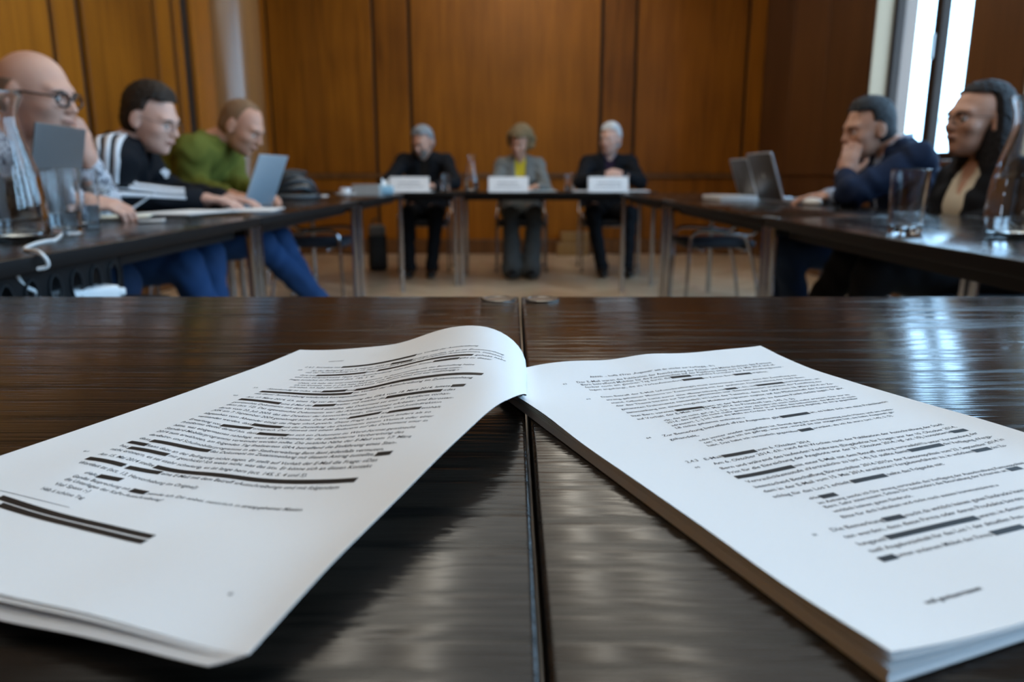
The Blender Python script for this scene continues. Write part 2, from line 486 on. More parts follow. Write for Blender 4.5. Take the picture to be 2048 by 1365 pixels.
# ---- wall behind the camera and the ceiling
wf = struct(MB().box((-XW - .4, YF - .3, 0), (XW + .4, YF, ZC)).build('wall_front', WALNUT))
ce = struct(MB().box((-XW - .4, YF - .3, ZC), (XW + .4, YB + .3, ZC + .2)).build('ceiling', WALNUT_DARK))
LIGHT_FIELD = glow('luminous_ceiling', (1.0, 0.90, 0.74), CEILING_GLOW)
TUBE = glow('lamp_tube', (1.0, 0.93, 0.80), LAMP_GLOW)
RIB = plain('ceiling_rib', (0.25, 0.22, 0.18), 0.6)
cl = thing('ceiling_light', (0, 0, ZC), 'long glowing ceiling light of diffuser panels with two rows of lamp tubes', 'ceiling light')
for iy in range(-2, 5):
    y0 = 1.75 + iy * 1.28 + .62
    MB().box((-1.3, y0 - .6, -.03), (1.3, y0 + .6, 0)).build('diffuser', LIGHT_FIELD, cl)
    for sx in (-.21, .21):
        MB().tube([(sx, y0 - .58, -.07), (sx, y0 + .58, -.07)], .04, 12).build('lamp_tube', TUBE, cl, smooth=True)
    MB().box((-1.36, y0 - .64, -.06), (-1.3, y0 + .64, 0)).box((1.3, y0 - .64, -.06), (1.36, y0 + .64, 0)).box((-1.3, y0 - .64, -.06), (1.3, y0 - .6, 0)).box((-1.3, y0 + .6, -.06), (1.3, y0 + .64, 0)).build('frame', RIB, cl)

# ================================================================== tables
TL_LEN, TL_DEP, TL_TH = 1.55, 0.70, 0.028
INS, LEG_R = 0.023, 0.0175
def make_table():
    """local x along the table, origin on the floor under its centre"""
    t = thing('conference_table', (0, 0, 0), 'x', 'table')
    hx, hy = TL_LEN / 2 - .0006, TL_DEP / 2
    m = MB().box((-hx, -hy, TABLE_Z - TL_TH), (hx, hy, TABLE_Z), .0022)
    top = autosmooth(m.build('tabletop', ASH, t)); top.data.materials.append(EDGE_BAND)
    for p_ in top.data.polygons:
        if abs(p_.normal.z) < .5 or p_.normal.z < 0: p_.material_index = 1
    rails = MB()
    for sy in (-1, 1): rails.box((-hx + .05, sy * (hy - .075) - .012, TABLE_Z - TL_TH - .035), (hx - .05, sy * (hy - .075) + .012, TABLE_Z - TL_TH))
    for sx in (-1, 1): rails.box((sx * (hx - .05) - .012, -hy + .087, TABLE_Z - TL_TH - .035), (sx * (hx - .05) + .012, hy - .087, TABLE_Z - TL_TH))
    rails.build('under_frame', BLACK_METAL, t)
    leg = MB().lathe([(LEG_R * .9, 0), (LEG_R, .006), (LEG_R, TABLE_Z - TL_TH)], 24).mesh('leg'); leg.materials.append(CHROME)
    cap = MB().lathe([(LEG_R * 1.05, 0), (LEG_R * 1.05, .0012), (LEG_R * .97, .0019), (LEG_R * .86, .0019), (LEG_R * .82, .0012), (LEG_R * .25, .0009), (0.0001, .0009)], 40).mesh('leg_cap'); cap.materials.append(CAP)
    for sx in (-1, 1):
        for sy in (-1, 1):
            p = (sx * (TL_LEN / 2 - INS), sy * (TL_DEP / 2 - INS))
            lo = link('leg', leg, None, t, (p[0], p[1], 0)); autosmooth(lo)
            co = link('leg_cap', cap, None, t, (p[0], p[1], TABLE_Z)); autosmooth(co, 25)
    return t
SEAM = 0.0088
XI = 0.80                                   # inner edge of the side tables
tabs = [((SEAM - TL_LEN / 2 - .0006, .821 - TL_DEP / 2), 0, 'black wooden front table carrying the curled left-hand pages'),
        ((SEAM + TL_LEN / 2 + .0006, .821 - TL_DEP / 2), 0, 'black wooden front table carrying the flat right-hand pages')]
for side, s in (('left', -1), ('right', 1)):
    for y0, what in ((.845, 'nearest the camera, with carafe'), (2.40, 'middle one in the row, with laptop'), (4.05, 'farthest one in the row, near the empty chair')):
        tabs.append(((s * (XI + TL_DEP / 2), y0 + TL_LEN / 2), 90, 'black side table on the %s, %s' % (side, what)))
tabs += [((-.42 + TL_LEN / 2, 5.90 + TL_DEP / 2), 0, 'black table at the back holding the middle and right name cards'),
         ((-.42 - TL_LEN / 2, 5.90 + TL_DEP / 2), 0, 'black table at the back holding the left name card')]
proto = make_table()
for i, ((x, y), a, lab) in enumerate(tabs):
    o = proto if i == 0 else copy_tree(proto)
    o.location = (x, y, 0); o.rotation_euler = (0, 0, math.radians(a))
    o['label'] = lab; o['group'] = 'conference tables set in a square'

# ================================================================== the open document
PAGE_LEFT = dict(
  o=[-0.15522, 0.53197], ed=[-0.37433, -0.96242], er=[0.94852, -0.36893],
  z=[0.00702, 0.00533, 0.00502, 0.00477, 0.00484, 0.00489, 0.00464, 0.00497],
  phi=[[0.043, 0.153, 0.185, 0.392, 0.232, -0.026, -0.393, -0.868, -1.72, -2.92, -3.815],
    [0.006, 0.087, 0.154, 0.273, 0.293, 0.207, 0.052, -0.273, -0.824, -1.626, -2.503],
    [0.006, 0.06, 0.094, 0.196, 0.324, 0.225, 0.181, 0.068, -0.176, -0.563, -1.22],
    [0.003, 0.077, -0.005, 0.109, 0.227, 0.263, 0.245, 0.166, 0.159, 0.04, -0.319],
    [0.01, 0.066, -0.045, 0.123, 0.109, 0.211, 0.222, 0.216, 0.167, 0.173, 0.117],
    [0.012, 0.062, -0.086, 0.069, 0.021, 0.098, 0.137, 0.19, 0.257, 0.289, 0.323],
    [-0.003, -0.012, 0.067, 0.063, 0.071, 0.106, 0.079, 0.067, 0.105, 0.193, 0.328],
    [0.004, 0.025, 0.052, 0.047, 0.048, 0.06, 0.011, -0.011, -0.004, 0.047, 0.221]])
PAGE_RIGHT = dict(
  o=[-0.01235, 0.45076], ed=[0.37454, -0.93704], er=[0.92011, 0.36777],
  z=[0.00776, 0.00761, 0.00834, 0.00719, 0.00775, 0.00827, 0.00826, 0.01048],
  phi=[[0.274, 0.038, -0.08, 0.073, -0.083, -0.044, -0.001, 0.0, -0.015, 0.008, 0.039],
    [0.068, -0.077, -0.005, 0.026, -0.019, -0.013, -0.001, -0.005, -0.012, 0.019, 0.04],
    [-0.045, -0.046, 0.017, 0.006, -0.011, -0.01, -0.008, -0.015, -0.033, -0.001, 0.068],
    [-0.077, -0.02, 0.062, -0.012, -0.022, -0.019, -0.018, -0.014, 0.009, 0.052, 0.107],
    [-0.102, -0.027, 0.047, -0.008, -0.016, -0.013, -0.011, 0.0, 0.052, 0.132, 0.177],
    [-0.095, -0.039, 0.013, -0.002, -0.01, -0.008, -0.006, 0.012, 0.065, 0.13, 0.166],
    [-0.102, -0.032, 0.009, 0.002, -0.005, -0.008, -0.007, 0.011, 0.045, 0.074, 0.105],
    [-0.141, -0.039, 0.009, 0.003, -0.005, -0.008, -0.004, 0.01, 0.036, 0.059, 0.083]])
PRINT_LEFT = [
  ('Q', 44.1, 27.2, 54.9, 26.2, 'und zwei'),
  ('T', 33.9, 38.9, 62.0, 40.1, '2.4.2  Kontakte mit'),
  ('B', 62.8, 39.7, 118.0, 38.8),
  ('T', 119.0, 38.5, 160.4, 38.3, 'im Vorfeld der Ausschreibung'),
  ('N', 33.2, 45.8, 36.1, 45.5, '58'),
  ('T', 44.5, 46.8, 102.9, 46.2, 'An der Befragung vom 4. Februar 2025 ist'),
  ('B', 103.6, 46.2, 120.4, 47.6),
  ('T', 121.3, 47.3, 179.7, 45.2, 'befragt worden, ob er im Zusammenhang'),
  ('T', 43.2, 50.8, 181.9, 50.7, 'mit der Ausschreibung vom 17. September 2014 Kontakt mit möglichen Anbieterinnen, insbeson-'),
  ('T', 43.4, 56.6, 54.8, 57.2, 'dere mit'),
  ('B', 55.6, 57.0, 92.1, 56.3),
  ('T', 92.6, 56.1, 99.3, 56.4, 'oder'),
  ('B', 99.8, 56.0, 165.3, 57.0),
  ('T', 166.9, 57.1, 185.0, 55.5, 'gehabt habe'),
  ('T', 43.0, 61.3, 142.8, 63.9, 'und sich beispielsweise Tipps zur Ausschreibung habe geben lassen.'),
  ('B', 143.1, 63.4, 159.3, 62.6),
  ('T', 159.8, 62.7, 179.1, 62.0, 'gibt zu dieser'),
  ('T', 43.4, 67.2, 105.2, 67.6, 'Frage zunächst zu Protokoll (act. 145, S. 4):'),
  ('Q', 55.0, 74.0, 174.0, 74.6, '«Nein, ich habe das total unabhängig gemacht. In Zusammenhang mit der Beschaffung hatte'),
  ('Q', 55.6, 78.4, 169.1, 79.5, 'ich nie Kontakt, nein. [...] Ich habe 2024 das erste Mal eine Compliance-Erklärung unter-'),
  ('Q', 55.6, 82.7, 168.9, 83.0, 'schrieben. Ich habe mir aber auch 2014 keine Tipps geben lassen und war unabhängig.»'),
  ('N', 32.9, 87.4, 36.0, 87.5, '59'),
  ('T', 44.2, 88.3, 82.5, 89.4, 'Aktenkundig ist indes, dass'),
  ('B', 83.2, 89.4, 99.4, 88.8),
  ('T', 99.9, 88.8, 104.8, 89.4, 'und'),
  ('B', 105.5, 89.5, 185.2, 89.3),
  ('B', 43.8, 94.2, 107.0, 94.3),
  ('T', 107.9, 94.1, 182.1, 95.1, 'im Vorfeld der Ausschreibung im Zusammenhang'),
  ('T', 44.2, 99.1, 120.2, 99.3, 'mit dieser Ausschreibung wiederholt korrespondierten.'),
  ('N', 33.0, 104.1, 36.4, 104.7, '60'),
  ('T', 44.3, 106.3, 174.4, 105.7, 'Am 17. März 2014, d.h. einen Tag vor der Finalisierung des GRA vom 18. März 2014, leitete'),
  ('B', 175.0, 105.7, 182.3, 105.2),
  ('B', 43.7, 111.2, 72.5, 112.3),
  ('T', 73.3, 112.5, 92.9, 111.5, 'eine E-Mail der'),
  ('B', 93.5, 111.5, 107.2, 110.9),
  ('T', 107.8, 110.8, 138.1, 110.3, 'weiter, mit welcher die'),
  ('B', 138.7, 110.2, 172.2, 111.0),
  ('T', 173.0, 110.8, 179.5, 110.5, '«das'),
  ('T', 44.5, 117.3, 179.3, 115.8, 'gewünschte Dokument» mit dem Vermerk zustellte, das Dokument sei «nur in Printform vorhan-'),
  ('T', 44.8, 122.2, 183.9, 121.7, 'den» (act. 12). Das «gewünschte Dokument» war das Arbeitsplatzkonzept «Arbeits- und Bürostan-'),
  ('T', 44.9, 128.0, 179.9, 126.9, 'dard» vom 22. Juli 2009, das der Direktor der kantonalen Justiz-, Gemeinde- und Justizdirektion'),
  ('T', 44.8, 132.6, 130.1, 133.3, 'JGK am 7. September 2009 genehmigt hatte. Die E-Mail von'),
  ('B', 130.8, 133.4, 149.0, 132.0),
  ('T', 150.2, 133.1, 153.4, 133.5, 'an'),
  ('B', 153.9, 133.5, 172.0, 133.1),
  ('T', 172.7, 133.4, 183.1, 133.8, 'enthält'),
  ('T', 44.5, 138.1, 181.0, 139.8, 'abgesehen vom Absender einzig die Frage «Isch guet?». Diese Frage kann kaum anders als so'),
  ('T', 45.2, 143.3, 79.8, 143.8, 'verstanden werden, dass'),
  ('B', 80.2, 143.7, 99.3, 144.4),
  ('T', 99.9, 144.4, 185.5, 145.9, 'mit der Zustellung des Dokuments einem Wunsch oder einer'),
  ('T', 44.8, 148.5, 66.0, 150.2, 'Erwartung von'),
  ('B', 66.9, 150.6, 84.2, 148.5),
  ('T', 85.0, 148.6, 185.2, 151.2, 'entsprach. Der Hinweis mit einem Bedauern auf das Dokument «nur in'),
  ('T', 44.4, 153.6, 91.7, 154.2, 'Printform» deutet darauf hin, dass'),
  ('B', 92.3, 154.1, 112.1, 156.3),
  ('T', 112.4, 155.9, 182.9, 158.2, 'an sich ein Dokument im Word-Format gewünscht'),
  ('T', 44.4, 158.4, 179.8, 163.0, 'hätte, was einigermassen naheliegt, wenn das Dokument für die stadtinterne Vorbereitung des'),
  ('T', 44.0, 163.3, 186.4, 168.3, 'Standard-Mobiliarprogramms verwendet werden sollte. Die zeitliche Nähe der E-Mail vom 17. März'),
  ('T', 43.4, 168.1, 182.3, 173.5, '2014 zum erwähnten, am folgenden Tag finalisierten GRA betreffend die Einführung eines Stan-'),
  ('T', 44.2, 173.3, 179.3, 178.6, 'dardbüro- und Schulmobiliarprogramms in der Stadtverwaltung Bern lässt jedenfalls vermuten,'),
  ('T', 43.9, 178.7, 51.3, 179.6, 'dass'),
  ('B', 52.3, 180.0, 86.3, 179.0),
  ('T', 87.0, 179.2, 177.0, 182.5, 'das Dokument im Zusammenhang mit diesem Antrag zustellte.'),
  ('B', 177.5, 182.6, 184.8, 182.2),
  ('B', 43.3, 184.5, 55.3, 185.4),
  ('T', 56.0, 185.4, 181.2, 187.4, 'kann dazu an der Befragung nichts sagen. Er stellt auf Vorhalt der E-Mail die Frage: «Das'),
  ('T', 43.8, 189.5, 49.3, 190.5, 'hat'),
  ('B', 50.3, 190.8, 72.4, 189.8),
  ('T', 73.4, 189.9, 181.3, 191.8, 'mir geschickt? Ich weiss nicht, was das ist». Er könne sich an diesen Kontakt'),
  ('T', 44.1, 194.8, 153.4, 196.5, 'nicht erinnern, es sei «sehr schwierig, es ist lange her» (act. 145, S. 4 und 5).'),
  ('N', 32.7, 199.7, 35.5, 199.9, '61'),
  ('T', 44.4, 201.3, 76.1, 201.0, 'Am 15. Mai 2014 stellte'),
  ('B', 76.9, 201.2, 180.2, 201.5),
  ('B', 43.6, 206.8, 65.4, 206.7),
  ('T', 65.6, 206.6, 66.5, 206.6, '-'),
  ('B', 67.5, 207.2, 84.2, 205.1),
  ('T', 85.0, 205.3, 175.4, 206.3, 'eine E-Mail mit dem Betreff «Ausschreibung» und mit folgendem'),
  ('T', 44.6, 211.7, 112.8, 213.6, 'Wortlaut zu (act. 13, Hervorhebung im Original):'),
  ('Q', 57.0, 218.8, 63.7, 218.7, '«Hallo'),
  ('B', 64.2, 218.7, 75.3, 217.0),
  ('Q', 55.3, 223.0, 85.6, 222.0, 'Gandas Besprechung mit'),
  ('B', 86.5, 222.2, 95.0, 222.6),
  ('Q', 96.0, 222.8, 141.6, 222.4, 'sende ich Dir anbei, natürlich in'),
  ('X', 142.6, 222.4, 170.7, 222.9, 'streng-geheimer Mission'),
  ('Q', 54.6, 226.0, 107.8, 227.0, 'die Unterlagen der KaPo-Ausschreibung!'),
  ('Q', 54.3, 230.5, 72.9, 229.8, 'Viel Spass ;-)'),
  ('Q', 52.8, 235.0, 76.0, 235.0, 'Häb ä schöne Tag'),
  ('R', 36.9, 241.2, 77.8, 242.7),
  ('B2', 42.5, 245.1, 132.4, 254.1),
  ('B2', 48.6, 249.3, 133.2, 258.2),
  ('N', 186.0, 277.3, 187.4, 277.1, '46'),
]
PRINT_RIGHT = [
  ('Q', 56.9, 23.1, 150.4, 24.2, 'Ahhhh ... hoffä d’Frau „Augeweh“ seit dir wieder zur Verfüegig... B-)'),
  ('N', 34.3, 31.0, 37.2, 30.6, '62'),
  ('T', 44.7, 29.3, 194.0, 29.0, 'Der E-Mail waren die Publikation der Ausschreibung der Polizei- und Militärdirektion des Kantons'),
  ('T', 45.7, 33.1, 194.1, 33.0, 'Bern betreffend Mobiliar für die Kantonspolizei auf der Plattform simap vom 12. Mai 2014 und of-'),
  ('T', 46.4, 37.1, 107.2, 36.7, 'fenbar noch am gleichen Tag durch die'),
  ('B', 107.7, 36.7, 122.9, 36.9),
  ('T', 123.7, 36.6, 196.7, 37.9, 'ausgefüllte Formulare der Ausschreibungsunter-'),
  ('T', 47.2, 41.5, 111.6, 42.8, 'lagen angehängt, die als Verkaufsstandort'),
  ('B', 112.3, 42.8, 127.9, 42.8),
  ('T', 128.4, 43.1, 151.1, 43.0, 'im Kanton Bern'),
  ('B', 151.9, 42.8, 165.5, 43.2),
  ('T', 166.5, 42.9, 178.6, 43.9, 'angeben.'),
  ('N', 36.0, 58.3, 39.0, 57.7, '63'),
  ('T', 47.5, 55.2, 191.1, 56.8, 'Dem Betreff der E-Mail («Ausschreibung») muss entnommen werden, dass die Zustellung mit'),
  ('T', 47.2, 61.7, 191.7, 62.5, 'streng-geheimer Mission» im Zusammenhang mit der geplanten Ausschreibung der Stadt Bern'),
  ('T', 46.6, 68.2, 124.1, 69.6, 'stand. Offenbar hatte zuvor eine «Besprechung mit'),
  ('B', 124.6, 69.5, 133.2, 69.3),
  ('T', 134.1, 69.0, 147.4, 69.0, '», d.h. mit'),
  ('B', 148.0, 69.0, 169.0, 69.2),
  ('T', 170.1, 68.9, 198.0, 68.8, 'stattgefunden, an'),
  ('T', 46.2, 74.3, 194.4, 74.9, 'der das Thema bereits zur Sprache gekommen war. Bemerkenswert erscheint die Zustellung der'),
  ('T', 45.7, 80.5, 197.3, 81.2, 'genannten Dokumente namentlich im Licht der Tatsache, dass der GRA vom 18. März 2014 im Zu-'),
  ('T', 45.7, 86.4, 195.9, 86.8, 'sammenhang mit einem möglichen Mobiliarprogramm explizit auf das Pflichtenheft der Kantonspo-'),
  ('T', 45.7, 92.0, 72.2, 93.0, 'lizei Bern verwies.'),
  ('B', 72.7, 93.2, 90.1, 94.7),
  ('T', 90.7, 94.7, 195.1, 91.2, 'kann an der Befragung auch zu diesem Punkt nichts sagen. Er gibt'),
  ('T', 45.7, 97.3, 150.2, 99.4, 'auf Vorhalt der E-Mail vom 15. Mai 2014 zu Protokoll (act. 145, S. 5):'),
  ('Q', 58.1, 103.9, 187.5, 103.2, '«Ja, das ist nicht gut, ja. [...] Ja, das ist klar, da habe ich mich nicht mehr erinnert. Das war im'),
  ('Q', 57.5, 107.7, 188.0, 107.3, '2014, das habe ich nicht mehr gewusst. Aber ja, ich habe das bekommen, die Mail ist an mich'),
  ('Q', 57.2, 112.2, 186.3, 110.8, 'adressiert. [...] Ich habe die Mails im Ordner zur Ausschreibung abgelegt, da sie ja gegenüber'),
  ('Q', 57.4, 115.9, 98.8, 118.6, 'LB nichts geheimes enthielten.»'),
  ('N', 35.4, 123.0, 38.2, 122.8, '64'),
  ('T', 45.1, 122.8, 117.4, 123.9, 'Zur Bemerkung betreffend «Frau Augeweh» gibt'),
  ('B', 118.0, 124.1, 138.3, 122.9),
  ('T', 139.3, 122.7, 196.7, 121.9, 'an, es habe sich um eine Praktikantin'),
  ('T', 45.2, 128.4, 61.5, 129.1, 'gehandelt,'),
  ('Q', 57.5, 135.3, 188.5, 133.2, '«die immer wieder ausgefallen ist. Einmal ging sie am Nachmittag nach Hause und am nächs-'),
  ('Q', 57.8, 139.0, 184.9, 137.0, 'ten Tag habe ich sie gefragt, was war, worauf sie mir mitgeteilt hat, sie habe Augeweh ge-'),
  ('Q', 57.3, 142.8, 111.0, 144.6, 'habt. Das habe ich vermutlich gegenüber'),
  ('B', 111.5, 144.7, 120.5, 144.1),
  ('Q', 121.3, 144.0, 178.7, 141.5, 'erwähnt, als ich da war» (act. 145, S. 5).'),
  ('T', 35.4, 156.5, 42.0, 156.0, '2.4.3'),
  ('T', 45.6, 156.3, 54.9, 156.2, 'E-Mail'),
  ('B', 55.4, 156.4, 73.5, 157.6),
  ('T', 74.1, 157.6, 104.9, 158.5, 'vom 6. Oktober 2014'),
  ('N', 35.1, 163.4, 37.8, 163.3, '65'),
  ('T', 45.9, 162.3, 190.4, 162.1, 'Am 6. Oktober 2014, d.h. rund drei Wochen nach der Publikation der Ausschreibung der Stadt'),
  ('T', 45.5, 168.1, 192.6, 167.7, 'Bern und während des laufenden Verfahrens (Eingabefrist für Fragen war der 10. Oktober 2014,'),
  ('T', 45.5, 173.3, 183.9, 171.7, 'Frist für die Einreichung der Angebote war der 31. Oktober 2014; vgl. act. 10), konsultierte'),
  ('B', 184.0, 172.2, 193.2, 173.1),
  ('B', 45.2, 178.6, 76.3, 179.1),
  ('T', 77.0, 179.1, 193.6, 178.6, 'mit einer E-Mail mit dem Betreff «streng vertraulich!!!» unter Verwendung der'),
  ('T', 46.2, 184.3, 140.7, 183.4, 'Vertraulichkeitsstufe «Vertraulich» zu (act. 14). Er stellte damit'),
  ('B', 141.2, 183.6, 164.2, 182.7),
  ('T', 165.1, 182.7, 195.4, 184.9, 'die Verfügung «Verga-'),
  ('T', 45.9, 189.9, 196.2, 190.0, 'beentscheid Beschaffung Büromobiliar 2014-2015» der Kantonspolizei vom 23. September 2014 in'),
  ('T', 46.2, 195.0, 169.4, 194.3, 'dem in der E-Mail vom 15. Mai 2014 erwähnten Vergabeverfahren zu, in welchem'),
  ('B', 169.9, 194.5, 181.0, 194.6),
  ('T', 181.9, 194.6, 190.6, 195.5, 'den Zu-'),
  ('T', 46.2, 200.5, 86.6, 201.2, 'schlag für das Los 2 erhielt.'),
  ('B', 86.9, 201.5, 106.7, 201.3),
  ('T', 107.5, 201.3, 142.2, 200.6, 'teilte das Folgende mit:'),
  ('Q', 58.6, 207.1, 63.8, 207.3, '«Hoi'),
  ('B', 64.0, 207.6, 72.1, 207.8),
  ('Q', 58.9, 211.8, 177.8, 212.7, 'im Anhang sende ich Dir streng vertraulich die Verfügung der Ausschreibung Kantonspolizei'),
  ('Q', 58.5, 215.5, 162.3, 215.8, 'Bern. Sehr interessant. Schau Dir besonders die Beurteilung der Kriterien an.'),
  ('B', 163.2, 215.8, 171.1, 215.8),
  ('Q', 58.6, 219.7, 99.1, 220.6, 'wirklich keinen guten Eindruck.'),
  ('Q', 58.0, 224.6, 142.8, 225.5, 'Bitte für dich behalten und nicht nach aussen kommunizieren.»'),
  ('N', 36.2, 232.4, 38.1, 232.4, '66'),
  ('T', 45.9, 231.5, 70.7, 232.0, 'Die Bemerkung'),
  ('B', 71.0, 232.1, 80.6, 232.5),
  ('T', 81.3, 232.6, 147.8, 232.8, 'macht da wirklich keinen guten Eindruck» kann'),
  ('T', 46.1, 237.2, 139.9, 238.2, 'ten werden, dass diese Firma oder deren Produkte bereits'),
  ('T', 46.5, 243.0, 59.2, 243.3, 'lungsteil'),
  ('B', 60.3, 242.9, 105.5, 243.8),
  ('T', 106.3, 243.7, 131.8, 243.6, 'waren, in diesem'),
  ('T', 46.1, 248.2, 123.2, 249.3, 'tuell Angebotsinhalt für das Los 1 der aktuellen Aus-'),
  ('B', 44.7, 254.0, 52.3, 253.8),
  ('T', 52.9, 253.8, 97.1, 255.2, 'unter anderem Möbel der Firma'),
  ('B', 98.1, 255.0, 114.8, 255.1),
  ('X', 34.5, 279.4, 59.1, 279.1, 'weil gewissermassen'),
]

S_NODES = np.array([0, 40, 70, 100, 125, 145, 160, 175, 190, 200, 210]) / 1000.
T_NODES = np.array([0, 40, 80, 120, 170, 220, 260, 297]) / 1000.
S_DENSE = np.linspace(0, .21, 106)
def hermite(x, xn, yn):
    m = np.gradient(yn, xn, axis=0)
    i = np.clip(np.searchsorted(xn, x) - 1, 0, len(xn) - 2)
    h = xn[i + 1] - xn[i]; u = (x - xn[i]) / h
    sh = (-1,) + (1,) * (yn.ndim - 1); u = u.reshape(sh); h = h.reshape(sh)
    return (2*u**3-3*u**2+1)*yn[i] + (u**3-2*u**2+u)*h*m[i] + (-2*u**3+3*u**2)*yn[i+1] + (u**3-u**2)*h*m[i+1]
class Sheet:
    """a bent A4 sheet: arc length s across, t down, bending angle given at nodes"""
    def __init__(self, d):
        self.t = np.linspace(0, .297, 149)
        pt = hermite(self.t, T_NODES, np.array(d['phi'])); ph = hermite(S_DENSE, S_NODES, pt.T).T
        ds = S_DENSE[1] - S_DENSE[0]; mid = (ph[:, 1:] + ph[:, :-1]) / 2; z0 = np.zeros((len(self.t), 1))
        w = np.concatenate([z0, np.cumsum(np.cos(mid) * ds, 1)], 1)
        z = np.concatenate([z0, np.cumsum(np.sin(mid) * ds, 1)], 1) + hermite(self.t, T_NODES, np.array(d['z']))[:, None]
        ed, er, o = (np.array(d[k]) for k in ('ed', 'er', 'o'))
        xy = o + self.t[:, None, None] * ed + w[..., None] * er
        self.P = np.concatenate([xy, z[..., None] + TABLE_Z], -1)
        ts = np.gradient(self.P, axis=1); tt = np.gradient(self.P, axis=0)
        n = np.cross(tt, ts); self.N = n / np.linalg.norm(n, axis=-1, keepdims=True)
        if self.N[40, 20, 2] < 0: self.N = -self.N
        self.ed, self.er = ed, er
    def sample(self, A, s, t):
        fs = np.clip(np.asarray(s) / .21 * (A.shape[1] - 1), 0, A.shape[1] - 1.001); ft = np.clip(np.asarray(t) / .297 * (A.shape[0] - 1), 0, A.shape[0] - 1.001)
        i, j = ft.astype(int), fs.astype(int); a, b = (ft - i)[:, None], (fs - j)[:, None]
        return (A[i, j] * (1-a) * (1-b) + A[i+1, j] * a * (1-b) + A[i, j+1] * (1-a) * b + A[i+1, j+1] * a * b)
    def pos(self, s, t, lift):
        return self.sample(self.P, s, t) + self.sample(self.N, s, t) * lift
def slab(name, top, bot, mat, parent):
    """closed thin solid between two grids of points"""
    nt, ns = top.shape[:2]; n = nt * ns
    v = np.concatenate([top.reshape(-1, 3), bot.reshape(-1, 3)])
    idx = np.arange(n).reshape(nt, ns); f = []
    a, b, c, d = idx[:-1, :-1].ravel(), idx[:-1, 1:].ravel(), idx[1:, 1:].ravel(), idx[1:, :-1].ravel()
    f = np.concatenate([np.stack([a, d, c, b], 1), np.stack([a, b, c, d], 1) + n])
    ring = np.concatenate([idx[0, :], idx[1:, -1], idx[-1, -2::-1], idx[-2:0:-1, 0]]); r2 = np.roll(ring, -1)
    f = np.concatenate([f, np.stack([ring, r2, r2 + n, ring + n], 1)])
    me = bpy.data.meshes.new(name); me.from_pydata(v.tolist(), [], f.tolist()); me.update()
    o = link(name, me, mat, parent); autosmooth(o, 50); return o
doc = thing('stapled_document', (0, 0, TABLE_Z), 'open stapled document with blacked-out lines, its first pages curled over to the left', 'document')
def rel(A): return A - np.array([0, 0, TABLE_Z])
sheetL, sheetR = Sheet(PAGE_LEFT), Sheet(PAGE_RIGHT)
def grid_of(A): return A[::3, ::3] if (A.shape[0] - 1) % 3 == 0 else A[::4, ::3]
def sub(A): return A[::4, ::3]               # 38 x 36 points

# right-hand stack: the printed sheet on top of some forty others, shown as a dozen slices
N_R = 12
PT, PN = sub(sheetR.P), sub(sheetR.N)
base = np.array([0, 0, 1.0])
right_pages = []
for k in range(N_R):
    a0, a1 = 1 - k / N_R, 1 - (k + 1) / N_R
    def level(a, sh):
        q = PT.copy(); zz = PT[..., 2] - TABLE_Z
        flat = np.minimum(zz, .0062)
        if a < 1: zz = flat * a + (zz - flat) * max(0, a - .72) / .28
        q[..., 2] = TABLE_Z + (.0006 if a < 1 else 0) * (1 - a) + np.maximum(zz, 0)
        q[..., :2] += sh
        return q
    sh = sheetR.er / np.linalg.norm(sheetR.er) * (0 if k == 0 else .0032 * (.35 + .65 * rng.random())) * np.linspace(0, 1, PT.shape[1])[None, :, None] ** 4 \
        + sheetR.ed / np.linalg.norm(sheetR.ed) * (0 if k == 0 else rng.uniform(-.0006, .0006))
    top = level(a0, sh); bot = level(a0, sh) ; bot[..., 2] -= np.minimum((a0 - a1) * .0062 * .93, .0006); 
    right_pages.append(slab('page', rel(top), rel(bot), PAPER, doc))
# left-hand packet: the sheets already turned over
N_L = 8
left_pages = []
ns_, nt_ = 43, 50
for k in range(N_L):
    ss, tt = np.meshgrid(np.linspace(0, .21 * (1 - .0062 * k), ns_), np.linspace(0, .297, nt_))
    PT = sheetL.sample(sheetL.P, ss.ravel(), tt.ravel()).reshape(nt_, ns_, 3); PN = sheetL.sample(sheetL.N, ss.ravel(), tt.ravel()).reshape(nt_, ns_, 3)
    sv = np.linspace(0, 1, ns_)[None, :]; tv = np.linspace(0, 1, nt_)[:, None]
    gap = .00026 * k + (0.0 if k == 0 else (.0030 if k > 2 else .0005)) * np.sin(np.pi * sv) * tv ** 3
    rot = -.030 * (k / (N_L - 1)) ** .8           # lower sheets are fanned out to the left
    piv = PT[0, 8, :2]
    c, s = math.cos(rot), math.sin(rot)
    wgt = np.clip(1 - sv * 1.15, 0, 1)[..., None]
    xy = PT[..., :2] - piv
    rx = np.stack([xy[..., 0] * c - xy[..., 1] * s, xy[..., 0] * s + xy[..., 1] * c], -1)
    q = PT - PN * gap[..., None]
    q[..., :2] += (rx - xy) * wgt
    q[..., :2] += (sheetL.ed / np.linalg.norm(sheetL.ed)) * (.0006 * k) * (tv ** 4)[..., None]
    q[..., 2] = np.maximum(q[..., 2], TABLE_Z + .0006 + .0003 * (N_L - k))
    left_pages.append(slab('page', rel(q), rel(q - PN * .00022), PAPER, doc))

